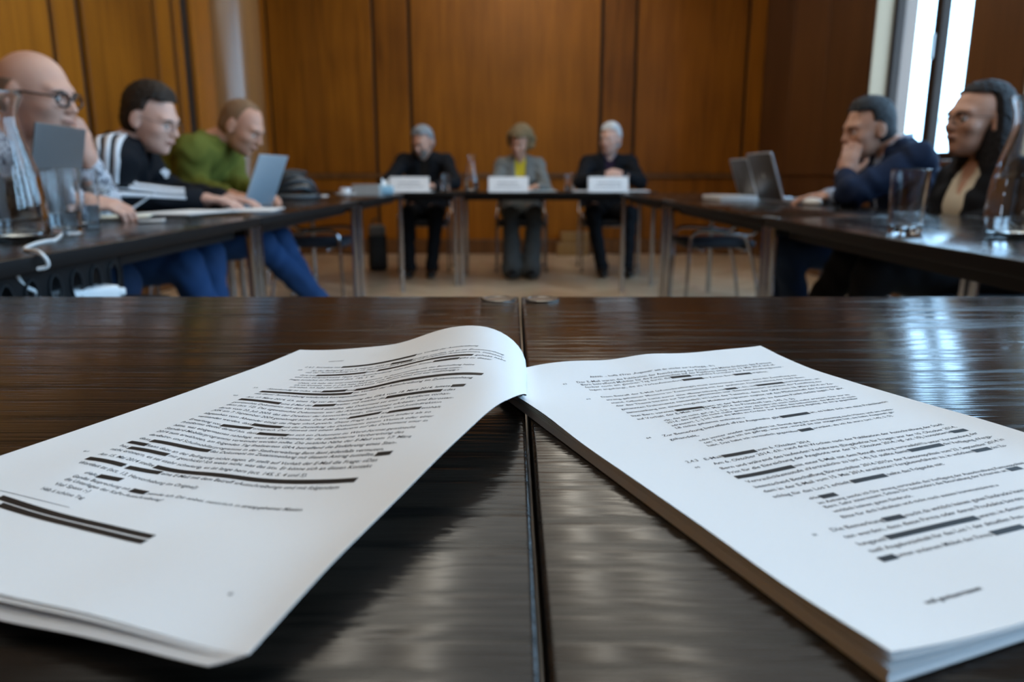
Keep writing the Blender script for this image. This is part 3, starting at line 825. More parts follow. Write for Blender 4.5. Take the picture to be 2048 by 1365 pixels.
FONT_CACHE = {}
def text_mesh(txt, bold=False):
    cu = bpy.data.curves.new('t', 'FONT'); cu.body = txt; cu.size = 1.0; cu.resolution_u = 2; cu.fill_mode = 'FRONT'
    cu.offset = 0.02 if bold else 0.003
    ob = bpy.data.objects.new('t', cu); COL.objects.link(ob)
    dg = bpy.context.evaluated_depsgraph_get()
    me = bpy.data.meshes.new_from_object(ob.evaluated_get(dg))
    v = np.empty(len(me.vertices) * 3, np.float32); me.vertices.foreach_get('co', v)
    f = [tuple(p.vertices) for p in me.polygons]
    bpy.data.objects.remove(ob); bpy.data.meshes.remove(me); bpy.data.curves.remove(cu)
    return v.reshape(-1, 3), f
def print_page(sheet, items, page):
    V, Fc = [], []; nb = 0
    for it in items:
        kind, s0, t0, s1, t1 = it[:5]
        if kind in ('B', 'B2', 'R'):
            hw = {'B': 1.62, 'B2': 1.5, 'R': .12}[kind] / 1000
            n = max(2, int(abs(s1 - s0) / 4) + 2)
            u = np.linspace(0, 1, n); ss = (s0 + (s1 - s0) * u) / 1000; tt = (t0 + (t1 - t0) * u) / 1000
            a = sheet.pos(ss, tt - hw, .00012); b = sheet.pos(ss, tt + hw, .00012)
            v = np.concatenate([a, b]) - np.array([0, 0, TABLE_Z])
            f = [(i, i + n, i + n + 1, i + 1) for i in range(n - 1)]
            me = bpy.data.meshes.new('redaction_bar'); me.from_pydata(v.tolist(), [], f); me.update()
            link('redaction_bar' if kind != 'R' else 'footnote_rule', me, INK_BAR if kind != 'R' else INK, page)
        else:
            v, f = text_mesh(it[5], kind == 'X')
            if not len(v): continue
            size = {'T': 3.55, 'Q': 3.05, 'N': 2.3, 'X': 3.1}[kind] / 1000
            x0, x1 = v[:, 0].min(), v[:, 0].max()
            u = (v[:, 0] - x0) / (x1 - x0)
            ss = (s0 + (s1 - s0) * u) / 1000
            tt = (t0 + (t1 - t0) * u) / 1000 - (v[:, 1] - .27) * size
            V.append(sheet.pos(ss, tt, .00010) - np.array([0, 0, TABLE_Z])); Fc += [tuple(i + nb for i in p) for p in f]; nb += len(v)
    me = bpy.data.meshes.new('printed_text'); me.from_pydata(np.concatenate(V).tolist(), [], Fc); me.update()
    link('printed_text', me, INK, page)
print_page(sheetL, PRINT_LEFT, left_pages[0])
print_page(sheetR, PRINT_RIGHT, right_pages[0])
sc_ = sheetR.pos(np.array([.010]), np.array([.008]), .0006)[0] - np.array([0, 0, TABLE_Z])
MB().tube([sc_ + np.array([-.006, -.002, -.002]), sc_ + np.array([-.005, -.0015, .0004]), sc_ + np.array([.005, .0015, .0004]), sc_ + np.array([.006, .002, -.002])], .0004, 6).build('staple', STEEL, doc)

# ================================================================== glassware
def carafe(loc, label, fill=.13, group='water carafes', seg=48):
    t = thing('carafe', loc, label, 'carafe', group)
    out = [(.0, .0), (.046, .0), (.054, .005), (.0575, .02), (.058, .05), (.0565, .09), (.051, .13), (.042, .168), (.033, .20), (.0275, .225), (.0265, .24), (.029, .26), (.035, .278), (.0395, .288)]
    inn = [(r - .0026, z) for r, z in out[2:]]
    inn[0] = (.046, .011); inn[1] = (.0545, .022)
    prof = [(.0001, 0)] + out[1:] + [(.0382, .2892)] + inn[::-1] + [(.0001, .0105)]
    autosmooth(MB().lathe(prof, seg).build('glass_body', GLASS, t), 60)
    zs = [z for r, z in inn]; rs = [r for r, z in inn]
    lv = np.linspace(.0125, fill, 14)
    wp = [(.0001, .0112)] + [(.044, .0112)] + [(float(np.interp(z, zs, rs)) - .0004, float(z)) for z in lv] + [(.0001, fill)]
    autosmooth(MB().lathe(wp, seg).build('water', WATER, t), 50)
    return t
def tumbler(loc, label, fill=0.0, h=.145, group='drinking glasses'):
    t = thing('drinking_glass', loc, label, 'glass', group)
    prof = [(.0001, 0), (.033, 0), (.0355, .003), (.0362, .012), (.0364, .015), (.0404, h - .004), (.0405, h - .002), (.0398, h), (.0392, h - .001), (.0391, h - .004), (.0350, .022), (.0348, .020), (.031, .014), (.0001, .012)]
    autosmooth(MB().lathe(prof, 64).build('glass_body', GLASS, t), 28)
    if fill:
        rr = .0350 + (fill - .022) / (h - .026) * .0041 - .0004
        autosmooth(MB().lathe([(.0001, .0126), (.0305, .0146), (.0342, .0205), (.0345, .0225), (rr - .0001, fill - .002), (rr, fill), (.0001, fill)], 40).build('water', WATER, t), 50)
    return t
tz = TABLE_Z
carafe((-.985, 1.50, tz), 'glass water carafe on the left side table beside the bald man', .128)
carafe((1.055, 1.585, tz), 'glass water carafe on the right side table in front of the dark-haired woman', .125)
bc = at(943, 378, 6.12); carafe((bc.x, 6.12, tz), 'glass water carafe on the back table left of the woman in yellow', .10)
tumbler((-1.065, 1.88, tz), 'tall drinking glass on the left side table next to the carafe', .06)
tumbler((-1.01, 1.70, tz), 'tall drinking glass half hidden behind the left carafe', .05)
tumbler((.897, 1.72, tz), 'tall empty drinking glass standing alone on the right side table', 0)
g = at(891, 378, 6.15); tumbler((g.x, 6.15, tz), 'drinking glass on the back table beside the left name card', .05)
g = at(1139, 378, 6.15); tumbler((g.x, 6.15, tz), 'drinking glass on the back table before the white-haired man', .05)

# ================================================================== laptops
def laptop(hinge, out_dir, label, w=.33, d=.235, lid=.225, tilt=20, base_mat=ALU, lid_mat=ALU, emblem=True, rim=True):
    """hinge: centre of the hinge line on the table, out_dir: direction from hinge to the user"""
    t = thing('laptop', (hinge[0], hinge[1], tz), label, 'laptop', 'laptops on the tables', math.atan2(out_dir[1], out_dir[0]) - math.pi / 2)
    # local: user towards +y, hinge along x
    autosmooth(MB().box((-w / 2, 0, .001), (w / 2, d, .016), .004).build('base', base_mat, t))
    kb = MB().box((-w / 2 + .02, .02, .016), (w / 2 - .02, d * .52, .0168)).build('keyboard', BLACK_PLASTIC, t)
    MB().box((-.05, d * .58, .016), (.05, d - .015, .0165)).build('trackpad', base_mat, t)
    a = math.radians(tilt)
    M = Matrix.Translation((0, .002, .014)) @ Matrix.Rotation(a, 4, 'X')
    lid_o = autosmooth(MB().box((-w / 2, -.007, 0), (w / 2, 0, lid), .003).xf(M).build('lid', lid_mat, t))
    MB().box((-w / 2 + .01, 0, .012), (w / 2 - .01, .0006, lid - .01)).xf(M).build('screen', plain('laptop_screen', (0.02, 0.02, 0.025), 0.15), lid_o)
    if rim:
        for s in (-1, 1): MB().box((s * w / 2 - .004, -.0085, 0), (s * w / 2 + .004, .0012, lid + .001), .002).xf(M).build('lid_rim', ALU, lid_o)
        MB().box((-w / 2, -.0085, lid - .004), (w / 2, .0012, lid + .002), .002).xf(M).build('lid_rim', ALU, lid_o)
    if emblem:
        MB().lathe([(.0001, -.0005), (.013, -.0005), (.013, .0004), (.0001, .0004)], 24).xf(M @ Matrix.Translation((0, -.0073, lid * .52)) @ Matrix.Rotation(math.pi / 2, 4, 'X')).build('lid_emblem', plain('pale_emblem', (.6, .62, .65), .3), lid_o)
    return t
LID_GREY = plain('grey_lid', (0.13, 0.135, 0.14), 0.45, metal=0.2)
LID_BLUE = plain('pale_blue_grey_lid', (0.36, 0.43, 0.49), 0.4, metal=0.2)
laptop((-1.235, 2.03), (-.985, -.17), 'dark grey laptop in front of the bald man, seen from behind its lid', w=.32, d=.23, lid=.25, tilt=12, base_mat=LID_GREY, lid_mat=LID_GREY, emblem=False, rim=False)
laptop((-1.075, 3.22), (-.998, .07), 'pale silver laptop in front of the man in green', w=.31, d=.23, lid=.215, tilt=22, base_mat=ALU, lid_mat=LID_BLUE, emblem=False, rim=False)
laptop((1.28, 3.755), (1, .02), 'larger dark-lidded laptop with bright rim before the man in navy', w=.335, d=.218, lid=.235, tilt=19, lid_mat=ALU_DARK)
laptop((1.315, 4.22), (1, .02), 'smaller dark-lidded laptop standing behind the larger one on the right', w=.30, d=.183, lid=.215, tilt=19, lid_mat=ALU_DARK, emblem=False)

# ================================================================== papers, cards and small things
def paper_poly(name, pts, label, cat, mat=PAPER, th=.002, z=TABLE_Z, group=None):
    c = sum((Vector(p) for p in pts), Vector()) / len(pts)
    m = MB().prism([(p[0] - c.x, p[1] - c.y) for p in pts], 0, th)
    return tag(m.build(name, mat, None, (c.x, c.y, z + .0004)), label, cat, group)
def sheet_rect(name, x, y, w, d, rz, label, cat, mat=PAPER, th=.002, z=TABLE_Z, group=None):
    o = MB().box((-w / 2, -d / 2, 0), (w / 2, d / 2, th)).build(name, mat, None, (x, y, z + .0004))
    o.rotation_euler = (0, 0, math.radians(rz)); return tag(o, label, cat, group)
NOTE = plain('cream_notepad_paper', (0.80, 0.79, 0.66), 0.7)
sheet_rect('clipboard', -1.11, 2.54, .235, .325, -6, 'dark clipboard under the loose sheets by the man in black', 'clipboard', BLACK_PLASTIC, .005)
sheet_rect('loose_sheet', -1.11, 2.60, .21, .297, -14, 'white loose sheet lying on the dark clipboard', 'paper', z=TABLE_Z + .006, group='loose sheets on the left side table')
sheet_rect('loose_sheet', -1.00, 2.90, .21, .297, 8, 'white loose sheet nearest the pale silver laptop', 'paper', z=TABLE_Z + .001, group='loose sheets on the left side table')
sheet_rect('notepad', -1.20, 2.33, .15, .21, 20, 'cream notepad under the hand of the bald man', 'notepad', NOTE, .008)
sheet_rect('loose_sheet', -1.30, 4.72, .297, .21, 10, 'white sheets on the left side table beyond the helmet', 'paper', th=.006, group='loose sheets on the left side table')
ph = thing('smartphone', (-1.05, 2.20, tz), 'smartphone with a shiny edge lying near the tall glass', 'phone', rz=math.radians(25))
autosmooth(MB().box((-.036, -.074, .0005), (.036, .074, .0085), .004).build('body', ALU, ph)); MB().box((-.033, -.071, .0085), (.033, .071, .009)).build('screen', BLACK_PLASTIC, ph)

def name_card(px0, px1, Y, label):
    a, b = at(px0, 383, Y), at(px1, 383, Y); w = b.x - a.x; h = .118
    t = thing('name_card', ((a.x + b.x) / 2, Y, tz), label, 'name card', 'folded name cards')
    m = MB().add([(-w/2, 0, 0), (w/2, 0, 0), (w/2, .035, h), (-w/2, .035, h), (-w/2, .07, 0), (w/2, .07, 0),
                  (-w/2, .0015, 0), (w/2, .0015, 0), (w/2, .035, h - .003), (-w/2, .035, h - .003), (-w/2, .0685, 0), (w/2, .0685, 0)],
                 [(0, 1, 2, 3), (3, 2, 5, 4), (7, 6, 9, 8), (8, 9, 10, 11), (0, 6, 7, 1), (4, 5, 11, 10), (0, 3, 9, 6), (3, 4, 10, 9), (1, 7, 8, 2), (2, 8, 11, 5)])
    m.build('card', CARD, t)
    GREY_INK = plain('grey_ink', (0.25, 0.26, 0.28), 0.6)
    for zf, wf_, x0 in ((.60, .50, -.02), (.36, .62, -.02)):   # two lines of print too small to read
        ln = MB(); x = -w * wf_ / 2 + x0 * w
        while x < w * wf_ / 2:
            l_ = random.uniform(.008, .028); z = h * zf; hh = .0045 if zf > .5 else .0032
            ln.add([(x, z / h * .035 - hh * .29 - .0006, z - hh), (x + l_, z / h * .035 - hh * .29 - .0006, z - hh), (x + l_, z / h * .035 + hh * .29 - .0006, z + hh), (x, z / h * .035 + hh * .29 - .0006, z + hh)], [(0, 1, 2, 3)])
            x += l_ + .006
        ln.build('printed_line', GREY_INK, t)
    return t
name_card(779, 858, 5.94, 'white folded name card in front of the grey-bearded man')
name_card(977, 1057, 5.94, 'white folded name card in front of the woman in yellow')
name_card(1177, 1257, 5.94, 'white folded name card in front of the white-haired man')
p = at(1270, 381, 6.2); sheet_rect('loose_sheet', .80, 6.25, .62, .25, 0, 'white papers lying before the white-haired man', 'paper', th=.006, group='papers on the back tables')
sheet_rect('loose_sheet', .16, 6.28, .40, .25, 3, 'pale papers lying before the woman in yellow', 'paper', plain('pale_blue_paper', (.55, .63, .66), .7), .006, group='papers on the back tables')
sheet_rect('loose_sheet', -.78, 6.02, .30, .21, -4, 'white sheet at the foot of the left name card', 'paper', th=.004, group='papers on the back tables')

# cycle helmet with vent slots and straps
def helmet(loc, rz):
    t = thing('cycle_helmet', loc, 'black bicycle helmet with vents on the left side table', 'helmet', rz=rz)
    shell = MB(); rows = []
    nseg = 7
    for i in range(nseg):                      # separate foam ribs running front to back with gaps between them
        a0 = -1.25 + 2.5 * (i + .10) / nseg; a1 = -1.25 + 2.5 * (i + .80) / nseg
        vs, fs = [], []; n = 13
        for j in range(n):
            th = -1.35 + 2.7 * j / (n - 1)
            for a in (a0, a1):
                for r in (1.0, .84):
                    wob = 1 + .03 * math.sin(5 * th + i)
                    x, y, z = math.sin(th) * .140 * r * wob, math.sin(a) * math.cos(th) * .10 * r, max(0.006, math.cos(a) * math.cos(th) * .150 * r * wob)
                    vs.append((x, y, z))
        for j in range(n - 1):
            b = j * 4; fs += [(b, b + 4, b + 6, b + 2), (b + 1, b + 3, b + 7, b + 5), (b, b + 1, b + 5, b + 4), (b + 2, b + 6, b + 7, b + 3)]
        fs += [(0, 2, 3, 1), (n * 4 - 4, n * 4 - 3, n * 4 - 1, n * 4 - 2)]
        MB().add(vs, fs).build('vent_rib', plain('helmet_shell', (.02, .025, .03), .22), t, smooth=True)
    rim = [(math.cos(a) * .142, math.sin(a) * .104, .014) for a in np.linspace(0, 2 * math.pi, 33)]
    MB().tube(rim, .013, 10).build('rim', plain('helmet_rim', (.05, .06, .07), .3), t, smooth=True)
    MB().tube([(-.08, 0, .145), (0, 0, .153), (.08, 0, .142)], .010, 8, 4).build('cross_bar', BLACK_PLASTIC, t, smooth=True)
    MB().tube([(.05, .09, .02), (.09, .13, .01), (.14, .12, .006), (.17, .08, .006), (.15, .02, .008)], .006, 6, 4).build('strap', plain('grey_strap', (.12, .13, .14), .8), t, smooth=True)
    MB().tube([(-.1, .02, .06), (-.02, .03, .118), (.09, .0, .10)], .008, 8, 4).build('reflector_strip', plain('helmet_strip', (.35, .40, .46), .25), t, smooth=True)
    return t
h = at(588, 394, 4.25); helmet((h.x, 4.25, tz), math.radians(35))
# far end of the left side table
pbx = at(735, 388, 5.2)
pb = thing('storage_box', (pbx.x, 5.2, tz), 'clear grey plastic box at the far end of the left side table', 'box')
BOXM = plain('cloudy_plastic', (.45, .44, .42), .3)
MB().box((-.09, -.06, 0), (.09, .06, .004)).box((-.09, -.06, .004), (-.087, .06, .06)).box((.087, -.06, .004), (.09, .06, .06)).box((-.087, -.06, .004), (.087, -.057, .06)).box((-.087, .057, .004), (.087, .06, .06)).build('body', BOXM, pb)
autosmooth(MB().box((-.093, -.063, .06), (.093, .063, .068), .003).build('lid', BOXM, pb))
tb = at(770, 384, 5.32)
tp = thing('tissue_pack', (tb.x, 5.32, tz), 'light blue tissue pack beside the clear plastic box', 'tissue pack', rz=.3)
autosmooth(MB().box((-.055, -.05, 0), (.055, .05, .06), .012).build('pack', plain('pale_blue_wrap', (.30, .50, .62), .35), tp))
MB().add([(-.02, -.01, .058), (.02, -.012, .058), (.03, .0, .105), (.005, .01, .09), (-.02, .004, .11), (.0, .015, .058)], [(0, 1, 3, 4), (1, 2, 3), (5, 4, 3), (5, 3, 2)]).build('tissue', PAPER, tp)
cp = at(668, 392, 4.75)
cup = thing('coffee_cup', (cp.x + .03, 4.95, tz), 'small pale saucer and cup beyond the helmet', 'cup')
autosmooth(MB().lathe([(.0001, .0), (.045, .0), (.068, .012), (.067, .015), (.045, .005), (.0001, .004)], 32).build('saucer', CARD, cup))
autosmooth(MB().lathe([(.0001, .006), (.022, .006), (.034, .03), (.037, .05), (.0355, .05), (.032, .03), (.02, .01), (.0001, .01)], 32).build('cup', CARD, cup))

# right side table: mouse, white folder, beige cup
ms = at(1613, 397, 3.62)
mo = thing('computer_mouse', (1.335, 3.37, tz), 'white computer mouse beside the larger laptop', 'mouse', rz=.3)
autosmooth(MB().sphere((0, 0, .012), (.031, .055, .022), 20, 12).build('shell', WHITE_PLASTIC, mo)); autosmooth(MB().sphere((0, .03, .033), (.004, .009, .005), 10, 8).build('wheel', BLACK_PLASTIC, mo))
fo = thing('document_folder', (1.22, 4.17, tz), 'thick white folder under the smaller laptop on the right', 'folder', rz=math.radians(4))
autosmooth(MB().box((-.13, -.15, 0), (.08, .15, .004), .0015).box((-.13, -.15, .019), (.08, .15, .023), .0015).box((-.13, -.15, .002), (-.127, .15, .021), .001).build('cover', WHITE_PLASTIC, fo)); MB().box((-.122, -.14, .005), (.075, .14, .018)).build('paper_block', PAPER, fo)
bs = at(1676, 398, 3.6)
bp_ = thing('paper_cup', (1.455, 3.29, tz), 'small beige paper cup near the elbow of the man in navy', 'cup')
autosmooth(MB().lathe([(.0001, .001), (.018, .001), (.024, .045), (.0255, .046), (.0255, .048), (.0225, .048), (.017, .004), (.0001, .004)], 28).build('cup', plain('beige_cup', (.55, .48, .36), .6), bp_))

# cable tray with oval holes under the left side table, power strip and its cable
tray = thing('cable_tray', (-.835, 1.25, TABLE_Z - .075), 'black steel cable tray with oval holes hung under the left side table', 'cable tray')
def holed_plate(y0, y1, z0, z1, holes, rx, rz_, th, n=16):
    """upright plate in the y-z plane with oval holes, each framed by a raised lip"""
    m = MB(); lips = []
    edges = [y0] + [(holes[i] + holes[i + 1]) / 2 for i in range(len(holes) - 1)] + [y1]
    zc = (z0 + z1) / 2
    for i, hy in enumerate(holes):
        a, b = edges[i], edges[i + 1]
        rect, ell = [], []
        for k in range(n):
            an = 2 * math.pi * k / n; c, s = math.cos(an), math.sin(an)
            hw = (b - hy) if c > 0 else (hy - a); hh = (z1 - z0) / 2
            sc = min(hw / abs(c) if abs(c) > 1e-6 else 9e9, hh / abs(s) if abs(s) > 1e-6 else 9e9)
            rect.append((hy + c * sc, zc + s * sc)); ell.append((hy + c * rx, zc + s * rz_))
        vs = [(0, y, z) for y, z in rect] + [(0, y, z) for y, z in ell] + [(-th, y, z) for y, z in rect] + [(-th, y, z) for y, z in ell]
        fs = []
        for k in range(n):
            k2 = (k + 1) % n
            fs += [(k, k2, n + k2, n + k), (2*n + k, 3*n + k, 3*n + k2, 2*n + k2), (n + k, n + k2, 3*n + k2, 3*n + k)]
        # fill the corners of the rectangle cell
        m.add(vs, fs)
        for (ya, za) in ((a, z0), (b, z0), (a, z1), (b, z1)):
            pts = [p for p in rect if abs(p[0] - ya) < 1e-6 or abs(p[1] - za) < 1e-6]
            e1 = min([p for p in rect if abs(p[0] - ya) < 1e-6], key=lambda p: abs(p[1] - za)); e2 = min([p for p in rect if abs(p[1] - za) < 1e-6], key=lambda p: abs(p[0] - ya))
            m.add([(0, ya, za), (0, *e1), (0, *e2), (-th, ya, za), (-th, *e1), (-th, *e2)], [(0, 1, 2), (3, 5, 4)])
        lips.append([(.002, y, z) for y, z in ell] + [(.002, *ell[0])])
    return m, lips
hm, lips = holed_plate(-.34, .34, -.045, .045, [-.34 + .068 * (i + .5) for i in range(10)], .018, .029, .002)
hm.build('side_plate', BLACK_METAL, tray)
for lp_ in lips: MB().tube(lp_, .0022, 6, cap=False).build('hole_lip', plain('lighter_black_edge', (.018, .018, .020), .5, spec=.2), tray, smooth=True)  # lips slightly lighter than the plate
MB().box((-.16, -.34, -.047), (.10, .34, -.045)).build('bottom_plate', BLACK_METAL, tray)
MB().box((-.045, -.34, -.045), (-.043, .34, .045)).build('back_plate', BLACK_METAL, tray)  # added behind the oval holes to keep them dark
for lo_, hi_ in (((-.01, .335, -.045), (0, .345, .047)), ((-.01, -.345, -.045), (0, -.335, .047)), ((-.16, .32, -.045), (-.15, .345, .047)), ((-.16, -.345, -.045), (-.15, -.32, .047))):
    MB().box(lo_, hi_).build('hanger', BLACK_METAL, tray)
ps = thing('power_strip', (-.785, 1.13, TABLE_Z - .0745 - .0445), 'white plastic power strip with socket block lying in the cable tray', 'power strip', rz=math.radians(62))
pz = TABLE_Z - .1195
psx = on(140, 578, pz + .035)
ps.location = (psx.x, psx.y, pz); 
autosmooth(MB().box((-.085, -.03, 0), (.085, .03, .034), .006).build('housing', WHITE_PLASTIC, ps))
for i in range(3):
    autosmooth(MB().lathe([(.0001, .0345), (.017, .0345), (.019, .036), (.021, .0345), (.0215, .033)], 24, (-.05 + i * .045, 0, 0)).build('socket', plain('socket_grey', (.45, .46, .48), .4), ps))
autosmooth(MB().box((-.075, -.018, .034), (-.045, .018, .046), .004).build('plug', WHITE_PLASTIC, ps)); autosmooth(MB().box((.085, -.012, .008), (.11, .012, .024), .004).build('end_cap', WHITE_PLASTIC, ps))
cpts = [on(92, 452), on(113, 455), on(124, 468), on(112, 483), on(94, 486), on(70, 492), on(50, 503)]
cpts = [Vector((q.x, q.y, TABLE_Z + .0035)) for q in cpts]
ed_ = cpts[-1]
cpts += [Vector((-.797, ed_.y - .06, TABLE_Z + .004)), Vector((-.788, ed_.y - .06, TABLE_Z - .02)), at(37, 545, ed_.y - .075), at(48, 572, ed_.y - .05)]
pe = Vector(ps.location) + Matrix.Rotation(ps.rotation_euler.z, 3, 'Z') @ Vector((-.088, 0, .016))
cpts += [at(70, 586, ed_.y - .03), pe]
c0 = cpts[0].copy()
tag(MB().tube([q - c0 for q in cpts], .0033, 10, 6).build('power_cable', WHITE_PLASTIC, None, c0, smooth=True), 'white cable looped on the left side table and hanging to the power strip', 'cable')

# pen in the hand of the bald man is made with him; black bag behind the back tables
bg = at(757, 541, 7.0)
bag = thing('backpack', (on(757, 541, 0).x, on(757, 541, 0).y, 0), 'black backpack with grey top standing on the floor behind the back tables', 'bag', rz=.2)
autosmooth(MB().box((-.085, -.09, 0), (.085, .09, .34), .04).build('body', plain('black_nylon', (.012, .013, .013), .6, bump=.4, bscale=250), bag))
autosmooth(MB().box((-.065, -.105, .04), (.065, -.085, .2), .012).build('front_pocket', plain('black_nylon', (0, 0, 0)), bag))
autosmooth(MB().box((-.075, -.085, .31), (.075, .08, .42), .035).build('top_flap', plain('grey_nylon', (.16, .16, .155), .5), bag))
MB().tube([(-.04, .05, .41), (-.03, .05, .46), (.03, .05, .46), (.04, .05, .41)], .008, 8, 4).build('grab_handle', plain('black_nylon', (0, 0, 0)), bag, smooth=True)
# pale plinth against the back wall
pl = at(1143, 505, YB - .1)
struct(autosmooth(MB().box((pl.x - .17, YB - .26, 0), (pl.x + .17, YB - .06, .13), .006).box((pl.x - .13, YB - .24, .13), (pl.x + .17, YB - .06, .25), .006).build('trim_2', wood('pale_plinth_wood', (.20, .10, .03), (.42, .25, .09)))))

# ================================================================== chairs
def make_chair():
    """local: sitter faces +y, origin on the floor under the seat centre"""
    t = thing('conference_chair', (0, 0, 0), 'x', 'chair')
    hw = .225
    st = MB().box((-hw + .015, -.215, .415), (hw - .015, .225, .462), .02); autosmooth(st.build('seat', SEAT_CLOTH, t))
    bk = MB(); n, m_ = 9, 5; vs, fs = [], []
    for side in (0, 1):
        for j in range(m_):
            for i in range(n):
                a = -1 + 2 * i / (n - 1); z = .56 + .20 * j / (m_ - 1)
                r = 1 - .12 * (abs(a) ** 4)
                vs.append((a * (hw - .02), -.245 - .045 * (1 - a * a) - .10 * (z - .56) - (.026 if side else 0) * r, z + .012 * (1 - a * a) * (1 if j == m_ - 1 else 0)))
    for j in range(m_ - 1):
        for i in range(n - 1):
            b = j * n + i; o2 = n * m_
            fs += [(b, b + n, b + n + 1, b + 1), (o2 + b, o2 + b + 1, o2 + b + n + 1, o2 + b + n)]
    o2 = n * m_
    for i in range(n - 1): fs += [(i, i + 1, o2 + i + 1, o2 + i), ((m_-1)*n + i, o2 + (m_-1)*n + i, o2 + (m_-1)*n + i + 1, (m_-1)*n + i + 1)]
    for j in range(m_ - 1): fs += [(j*n, o2 + j*n, o2 + (j+1)*n, (j+1)*n), (j*n + n-1, (j+1)*n + n-1, o2 + (j+1)*n + n-1, o2 + j*n + n-1)]
    autosmooth(bk.add(vs, fs).build('backrest', SEAT_CLOTH, t), 60)
    for s in (-1, 1):
        x = s * hw
        MB().tube([(x, .215, .012), (x, .205, .25), (x, .20, .44), (x, .185, .50), (x, .14, .522), (x, .0, .515), (x, -.14, .50), (x, -.20, .52), (x * .97, -.245, .60), (x * .95, -.27, .72)], .0105, 10, 5).build('front_leg', CHROME, t, smooth=True)
        MB().tube([(x, -.255, .012), (x, -.215, .25), (x, -.165, .43), (x, -.13, .50)], .0105, 10, 5).build('rear_leg', CHROME, t, smooth=True)
        for yy in (.215, -.255): autosmooth(MB().lathe([(.0001, 0), (.013, 0), (.0135, .014), (.0001, .016)], 14, (x, yy, 0)).build('foot_cap', BLACK_PLASTIC, t))
    MB().tube([(-hw, .12, .405), (hw, .12, .405)], .009, 8).build('cross_tube', CHROME, t, smooth=True)
    MB().tube([(-hw, -.15, .405), (hw, -.15, .405)], .009, 8).build('cross_tube', CHROME, t, smooth=True)
    return t
chairs = [((-1.69, 2.25), -90, 'chrome chair with dark seat under the bald man'),
          ((-1.69, 2.88), -90, 'chrome chair with dark seat under the man in the black track jacket'),
          ((-1.67, 3.64), -88, 'chrome chair with dark seat under the man in green'),
          ((-1.27, 4.88), -90, 'empty chrome chair with dark seat pushed under the left side table'),
          ((1.30, 4.86), 90, 'empty chrome chair with dark seat pushed under the right side table'),
          ((1.69, 3.34), 92, 'chrome chair with dark seat under the man in navy'),
          ((1.68, 2.68), 90, 'chrome chair with dark seat under the dark-haired woman'),
          ((-.80, 6.98), 180, 'chrome chair with dark seat under the grey-bearded man'),
          ((.085, 6.98), 180, 'chrome chair with dark seat under the woman in yellow'),
          ((.86, 6.98), 180, 'chrome chair with dark seat under the white-haired man')]
proto = make_chair()
for i, ((x, y), a, lab) in enumerate(chairs):
    o = proto if i == 0 else copy_tree(proto)
    o.location = (x, y, 0); o.rotation_euler = (0, 0, math.radians(a)); o['label'] = lab; o['group'] = 'chrome chairs with dark seats'

# ================================================================== people
# bodies are implicit surfaces (smoothly blended limbs and ellipsoids) turned into one skin each
def A_(p): return np.array(p, np.float32)
class Prim:
    def __init__(s, kind, k=.02, **kw): s.kind, s.k, s.p = kind, k, kw
    def box(s, pad):
        p = s.p
        if s.kind == 'cone':
            lo = np.minimum(p['a'] - p['ra'], p['b'] - p['rb']); hi = np.maximum(p['a'] + p['ra'], p['b'] + p['rb'])
        else:
            r = np.sqrt(((p['R'] * p['r'][None, :]) ** 2).sum(1)); lo, hi = p['c'] - r, p['c'] + r
        return lo - pad, hi + pad
    def grown(s, g):
        q = dict(s.p)
        if s.kind == 'cone': q['ra'], q['rb'] = q['ra'] + g, q['rb'] + g
        else: q['r'] = q['r'] + g
        return Prim(s.kind, s.k, **q)
    def ev(s, x, y, z):
        p = s.p
        if s.kind == 'cone':
            a, b = p['a'], p['b']; ba = b - a; L = float(ba @ ba) + 1e-9
            dx, dy, dz = x - a[0], y - a[1], z - a[2]
            h = np.clip((dx * ba[0] + dy * ba[1] + dz * ba[2]) / L, 0, 1)
            return np.sqrt((dx - h * ba[0]) ** 2 + (dy - h * ba[1]) ** 2 + (dz - h * ba[2]) ** 2) - (p['ra'] + (p['rb'] - p['ra']) * h)
        R, r = p['R'], p['r']; dx, dy, dz = x - p['c'][0], y - p['c'][1], z - p['c'][2]
        k0 = k1 = 0
        for i in range(3):
            q = (dx * R[0, i] + dy * R[1, i] + dz * R[2, i]) / r[i]
            k0 = k0 + q * q; k1 = k1 + (q / r[i]) ** 2
        k0 = np.sqrt(k0); k1 = np.sqrt(k1) + 1e-9
        return k0 * (k0 - 1) / k1
EYE3 = np.eye(3, dtype=np.float32)
def cone(a, b, ra, rb=None, k=.02): return Prim('cone', k, a=A_(a), b=A_(b), ra=ra, rb=ra if rb is None else rb)
def ell(c, r, R=EYE3, k=.02): return Prim('ell', k, c=A_(c), r=A_(r), R=np.asarray(R, np.float32))
